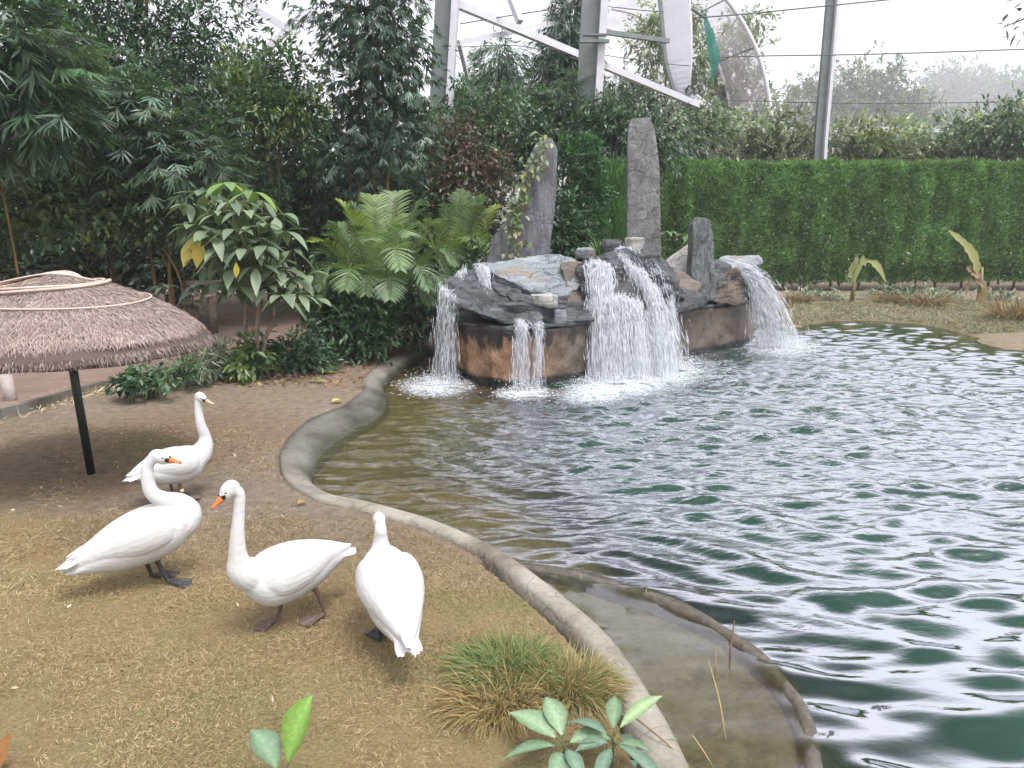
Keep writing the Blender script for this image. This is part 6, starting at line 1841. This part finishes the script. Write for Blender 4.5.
beam('pale steel member crossing the gap beside the tall bamboo', Y(262, 55, 27), Y(305, 12, 27), .2, .2)
def cable(label, pts, y, r_=.022):
    P = catmull([tuple(Y(u, v, y + i * .0)) for i, (u, v) in enumerate(pts)], 6); V, F = tube(P, r_, 6)
    tag(put('cable', V, F, CABLE, None, None, True), label, 'cable')
cable('uppermost cable rising to the right through the top border', [(694, 18), (745, 14), (836, 5), (925, -4)], 27)
cable('middle cable stretched across the sky to the right border', [(692, 58), (760, 56), (880, 54), (1060, 48)], 29)
cable('lowest cable in front of the far trees', [(720, 100), (830, 103), (930, 103), (1060, 101)], 31, .018)
cable('thin cable sloping between the first two columns at the top', [(460, 24), (520, 14), (586, 5)], 24, .016)
cable('thin cable left of the second column above the shrubs', [(460, 47), (520, 46), (580, 60)], 26, .013)
cable('thin cable between the second and third columns near the top', [(604, 6), (640, 10), (664, 12)], 25, .014)
cable('thin cable low between the second and third columns', [(604, 55), (650, 62), (690, 66)], 26, .013)

# hazy net dome and the green cloth
def net_mat(name, col, dens):
    m, nt, ns, ls = mat(name)
    d = N(ns, 'ShaderNodeBsdfDiffuse'); d.inputs['Color'].default_value = (*col, 1)
    tl = N(ns, 'ShaderNodeBsdfTranslucent'); tl.inputs['Color'].default_value = (*col, 1)
    a1 = N(ns, 'ShaderNodeMixShader'); a1.inputs[0].default_value = .4; ls.new(d.outputs[0], a1.inputs[1]); ls.new(tl.outputs[0], a1.inputs[2])
    t = N(ns, 'ShaderNodeBsdfTransparent')
    f = noise_tex(ns, ls, .9, 5, .6); r = ramp(ns, [(.3, (dens * .75,) * 3), (.7, (min(1, dens * 1.25),) * 3)]); ls.new(f, r.inputs['Fac'])
    mx = N(ns, 'ShaderNodeMixShader'); ls.new(r.outputs['Color'], mx.inputs[0]); ls.new(t.outputs[0], mx.inputs[1]); ls.new(a1.outputs[0], mx.inputs[2])
    finish(ns, ls, mx.outputs[0]); return m
NET = net_mat('mesh_netting', (.46, .43, .47), .50)
nd = thing('net_dome', 'curved dome of pale netting behind the hedge', 'net', tuple(Y(740, 150, 38)))
prof = catmull([tuple(Y(u, v, 36)) for u, v in ((770, 180), (771, 130), (768, 95), (758, 55), (742, 22), (722, -5), (700, -22), (670, -30))], 5)
V = []; dep = np.linspace(0, 9, 7)
for d_ in dep:
    q = prof.copy(); q[:, 1] += d_; q[:, 0] -= d_ * .30; V.append(q)
m_ = len(prof); ii = np.arange(7 * m_).reshape(7, m_)
F = np.stack([ii[:-1, :-1], ii[1:, :-1], ii[1:, 1:], ii[:-1, 1:]], -1).reshape(-1, 4)
put('netting', np.concatenate(V), F, NET, nd, None, True)
for k, d_ in enumerate(dep[::2]):
    q = prof.copy(); q[:, 1] += d_ - .03; q[:, 0] -= d_ * .30
    V, F = tube(q, .10 if k == 0 else .07, 7); put('rib', V, F, STEEL, nd, None, True)
for k in (8, 16, 24):
    q = np.array([prof[k] + [-d_ * .3, d_, .03] for d_ in dep]); V, F = tube(q, .03, 5); put('purlin', V, F, STEEL_DARK, nd, None, True)
GREEN = net_mat('green_netting', (.035, .20, .17), .88)
o = thing('green_net', 'dark green net cloth hanging beside the broad curved column', 'net', tuple(Y(712, 50, 27)))
L_ = catmull([tuple(Y(u, v, 27)) for u, v in ((706, 11), (704, 22), (706, 40), (709, 58), (711, 72), (711, 85))], 5)
R_ = catmull([tuple(Y(u, v, 27.3)) for u, v in ((707, 11), (716, 24), (721, 40), (724, 54), (719, 72), (712, 85))], 5)
rows_ = []
for s_ in np.linspace(0, 1, 7):
    q = L_ * (1 - s_) + R_ * s_; q = q.copy(); q[:, 1] += .12 * math.sin(s_ * 9) + .5 * s_; rows_.append(q)
m_ = len(L_); ii = np.arange(7 * m_).reshape(7, m_)
F = np.stack([ii[:-1, :-1], ii[1:, :-1], ii[1:, 1:], ii[:-1, 1:]], -1).reshape(-1, 4)
put('cloth', np.concatenate(rows_), F, GREEN, o, None, True)
V, F = tube(np.array([tuple(Y(692, 9, 26)), tuple(Y(705, 18, 27))]), .05, 6); put('hook', V, F, STEEL_DARK, o, None, True)

# ================================================================== AIR
m, nt, ns, ls = mat('haze_air')
v = N(ns, 'ShaderNodeVolumePrincipled'); v.inputs['Color'].default_value = (.93, .94, 1.0, 1); v.inputs['Density'].default_value = HAZE_D
v.inputs['Anisotropy'].default_value = 0.2
o_ = ns.new('ShaderNodeOutputMaterial'); ls.new(v.outputs[0], o_.inputs['Volume'])
V, F = box((0, 340, 70.0), (1240, 820, 146))
hz = put('haze', V, F, m); kind(hz, 'stuff')

# ================================================================== LIGHT, SKY, CAMERA
w = bpy.data.worlds.new('World'); SC.world = w; w.use_nodes = True
nt = w.node_tree; nt.nodes.clear(); ns, ls = nt.nodes, nt.links
SUN_EL, SUN_AZ = R(66), R(140)                          # azimuth clockwise from +y
sky = ns.new('ShaderNodeTexSky'); sky.sky_type = 'NISHITA'; sky.sun_disc = False
sky.sun_elevation = SUN_EL; sky.sun_rotation = SUN_AZ; sky.dust_density = 4.0; sky.air_density = 1.0; sky.ozone_density = 1.5
hs = ns.new('ShaderNodeHueSaturation'); hs.inputs['Saturation'].default_value = .16; ls.new(sky.outputs[0], hs.inputs['Color'])
tc = ns.new('ShaderNodeTexCoord')
cl = noise_tex(ns, ls, 1.6, 5, .55, tc.outputs['Generated'])
rr = ramp(ns, [(.3, (1.05, 1.05, 1.09)), (.7, (1.28, 1.28, 1.31))]); ls.new(cl, rr.inputs['Fac'])
mu = mixc(ns, ls, 1.0, hs.outputs['Color'], rr.outputs['Color'], 'MULTIPLY')
bg = ns.new('ShaderNodeBackground'); bg.inputs['Strength'].default_value = .15; ls.new(mu, bg.inputs['Color'])
ow = ns.new('ShaderNodeOutputWorld'); ls.new(bg.outputs[0], ow.inputs['Surface'])
ld = bpy.data.lights.new('sun', 'SUN'); ld.energy = 1.1; ld.angle = R(18); ld.color = (1.0, .965, .92)
lo = bpy.data.objects.new('sun', ld); COL.objects.link(lo)
sd = Vector((math.sin(SUN_AZ) * math.cos(SUN_EL), math.cos(SUN_AZ) * math.cos(SUN_EL), math.sin(SUN_EL)))
lo.rotation_euler = (-sd).to_track_quat('-Z', 'Y').to_euler(); lo.location = sd * 40
cd = bpy.data.cameras.new('camera'); cd.sensor_width = 36; cd.lens = FPX / 1024 * 36; cd.clip_start = .05; cd.clip_end = 4000
co = bpy.data.objects.new('camera', cd); COL.objects.link(co); co.location = (0, 0, CAM_H); co.rotation_euler = (R(90) - PITCH, 0, 0)
SC.camera = co
SC.view_settings.view_transform = 'Standard'; SC.view_settings.look = 'None'; SC.view_settings.gamma = 1.0; SC.view_settings.use_curve_mapping = False
SC.view_settings.exposure = EXPOSURE
SC.cycles.use_denoising = True
SC.cycles.max_bounces = 8; SC.cycles.transparent_max_bounces = 12; SC.cycles.volume_bounces = 1
SC.cycles.caustics_reflective = False; SC.cycles.caustics_refractive = False
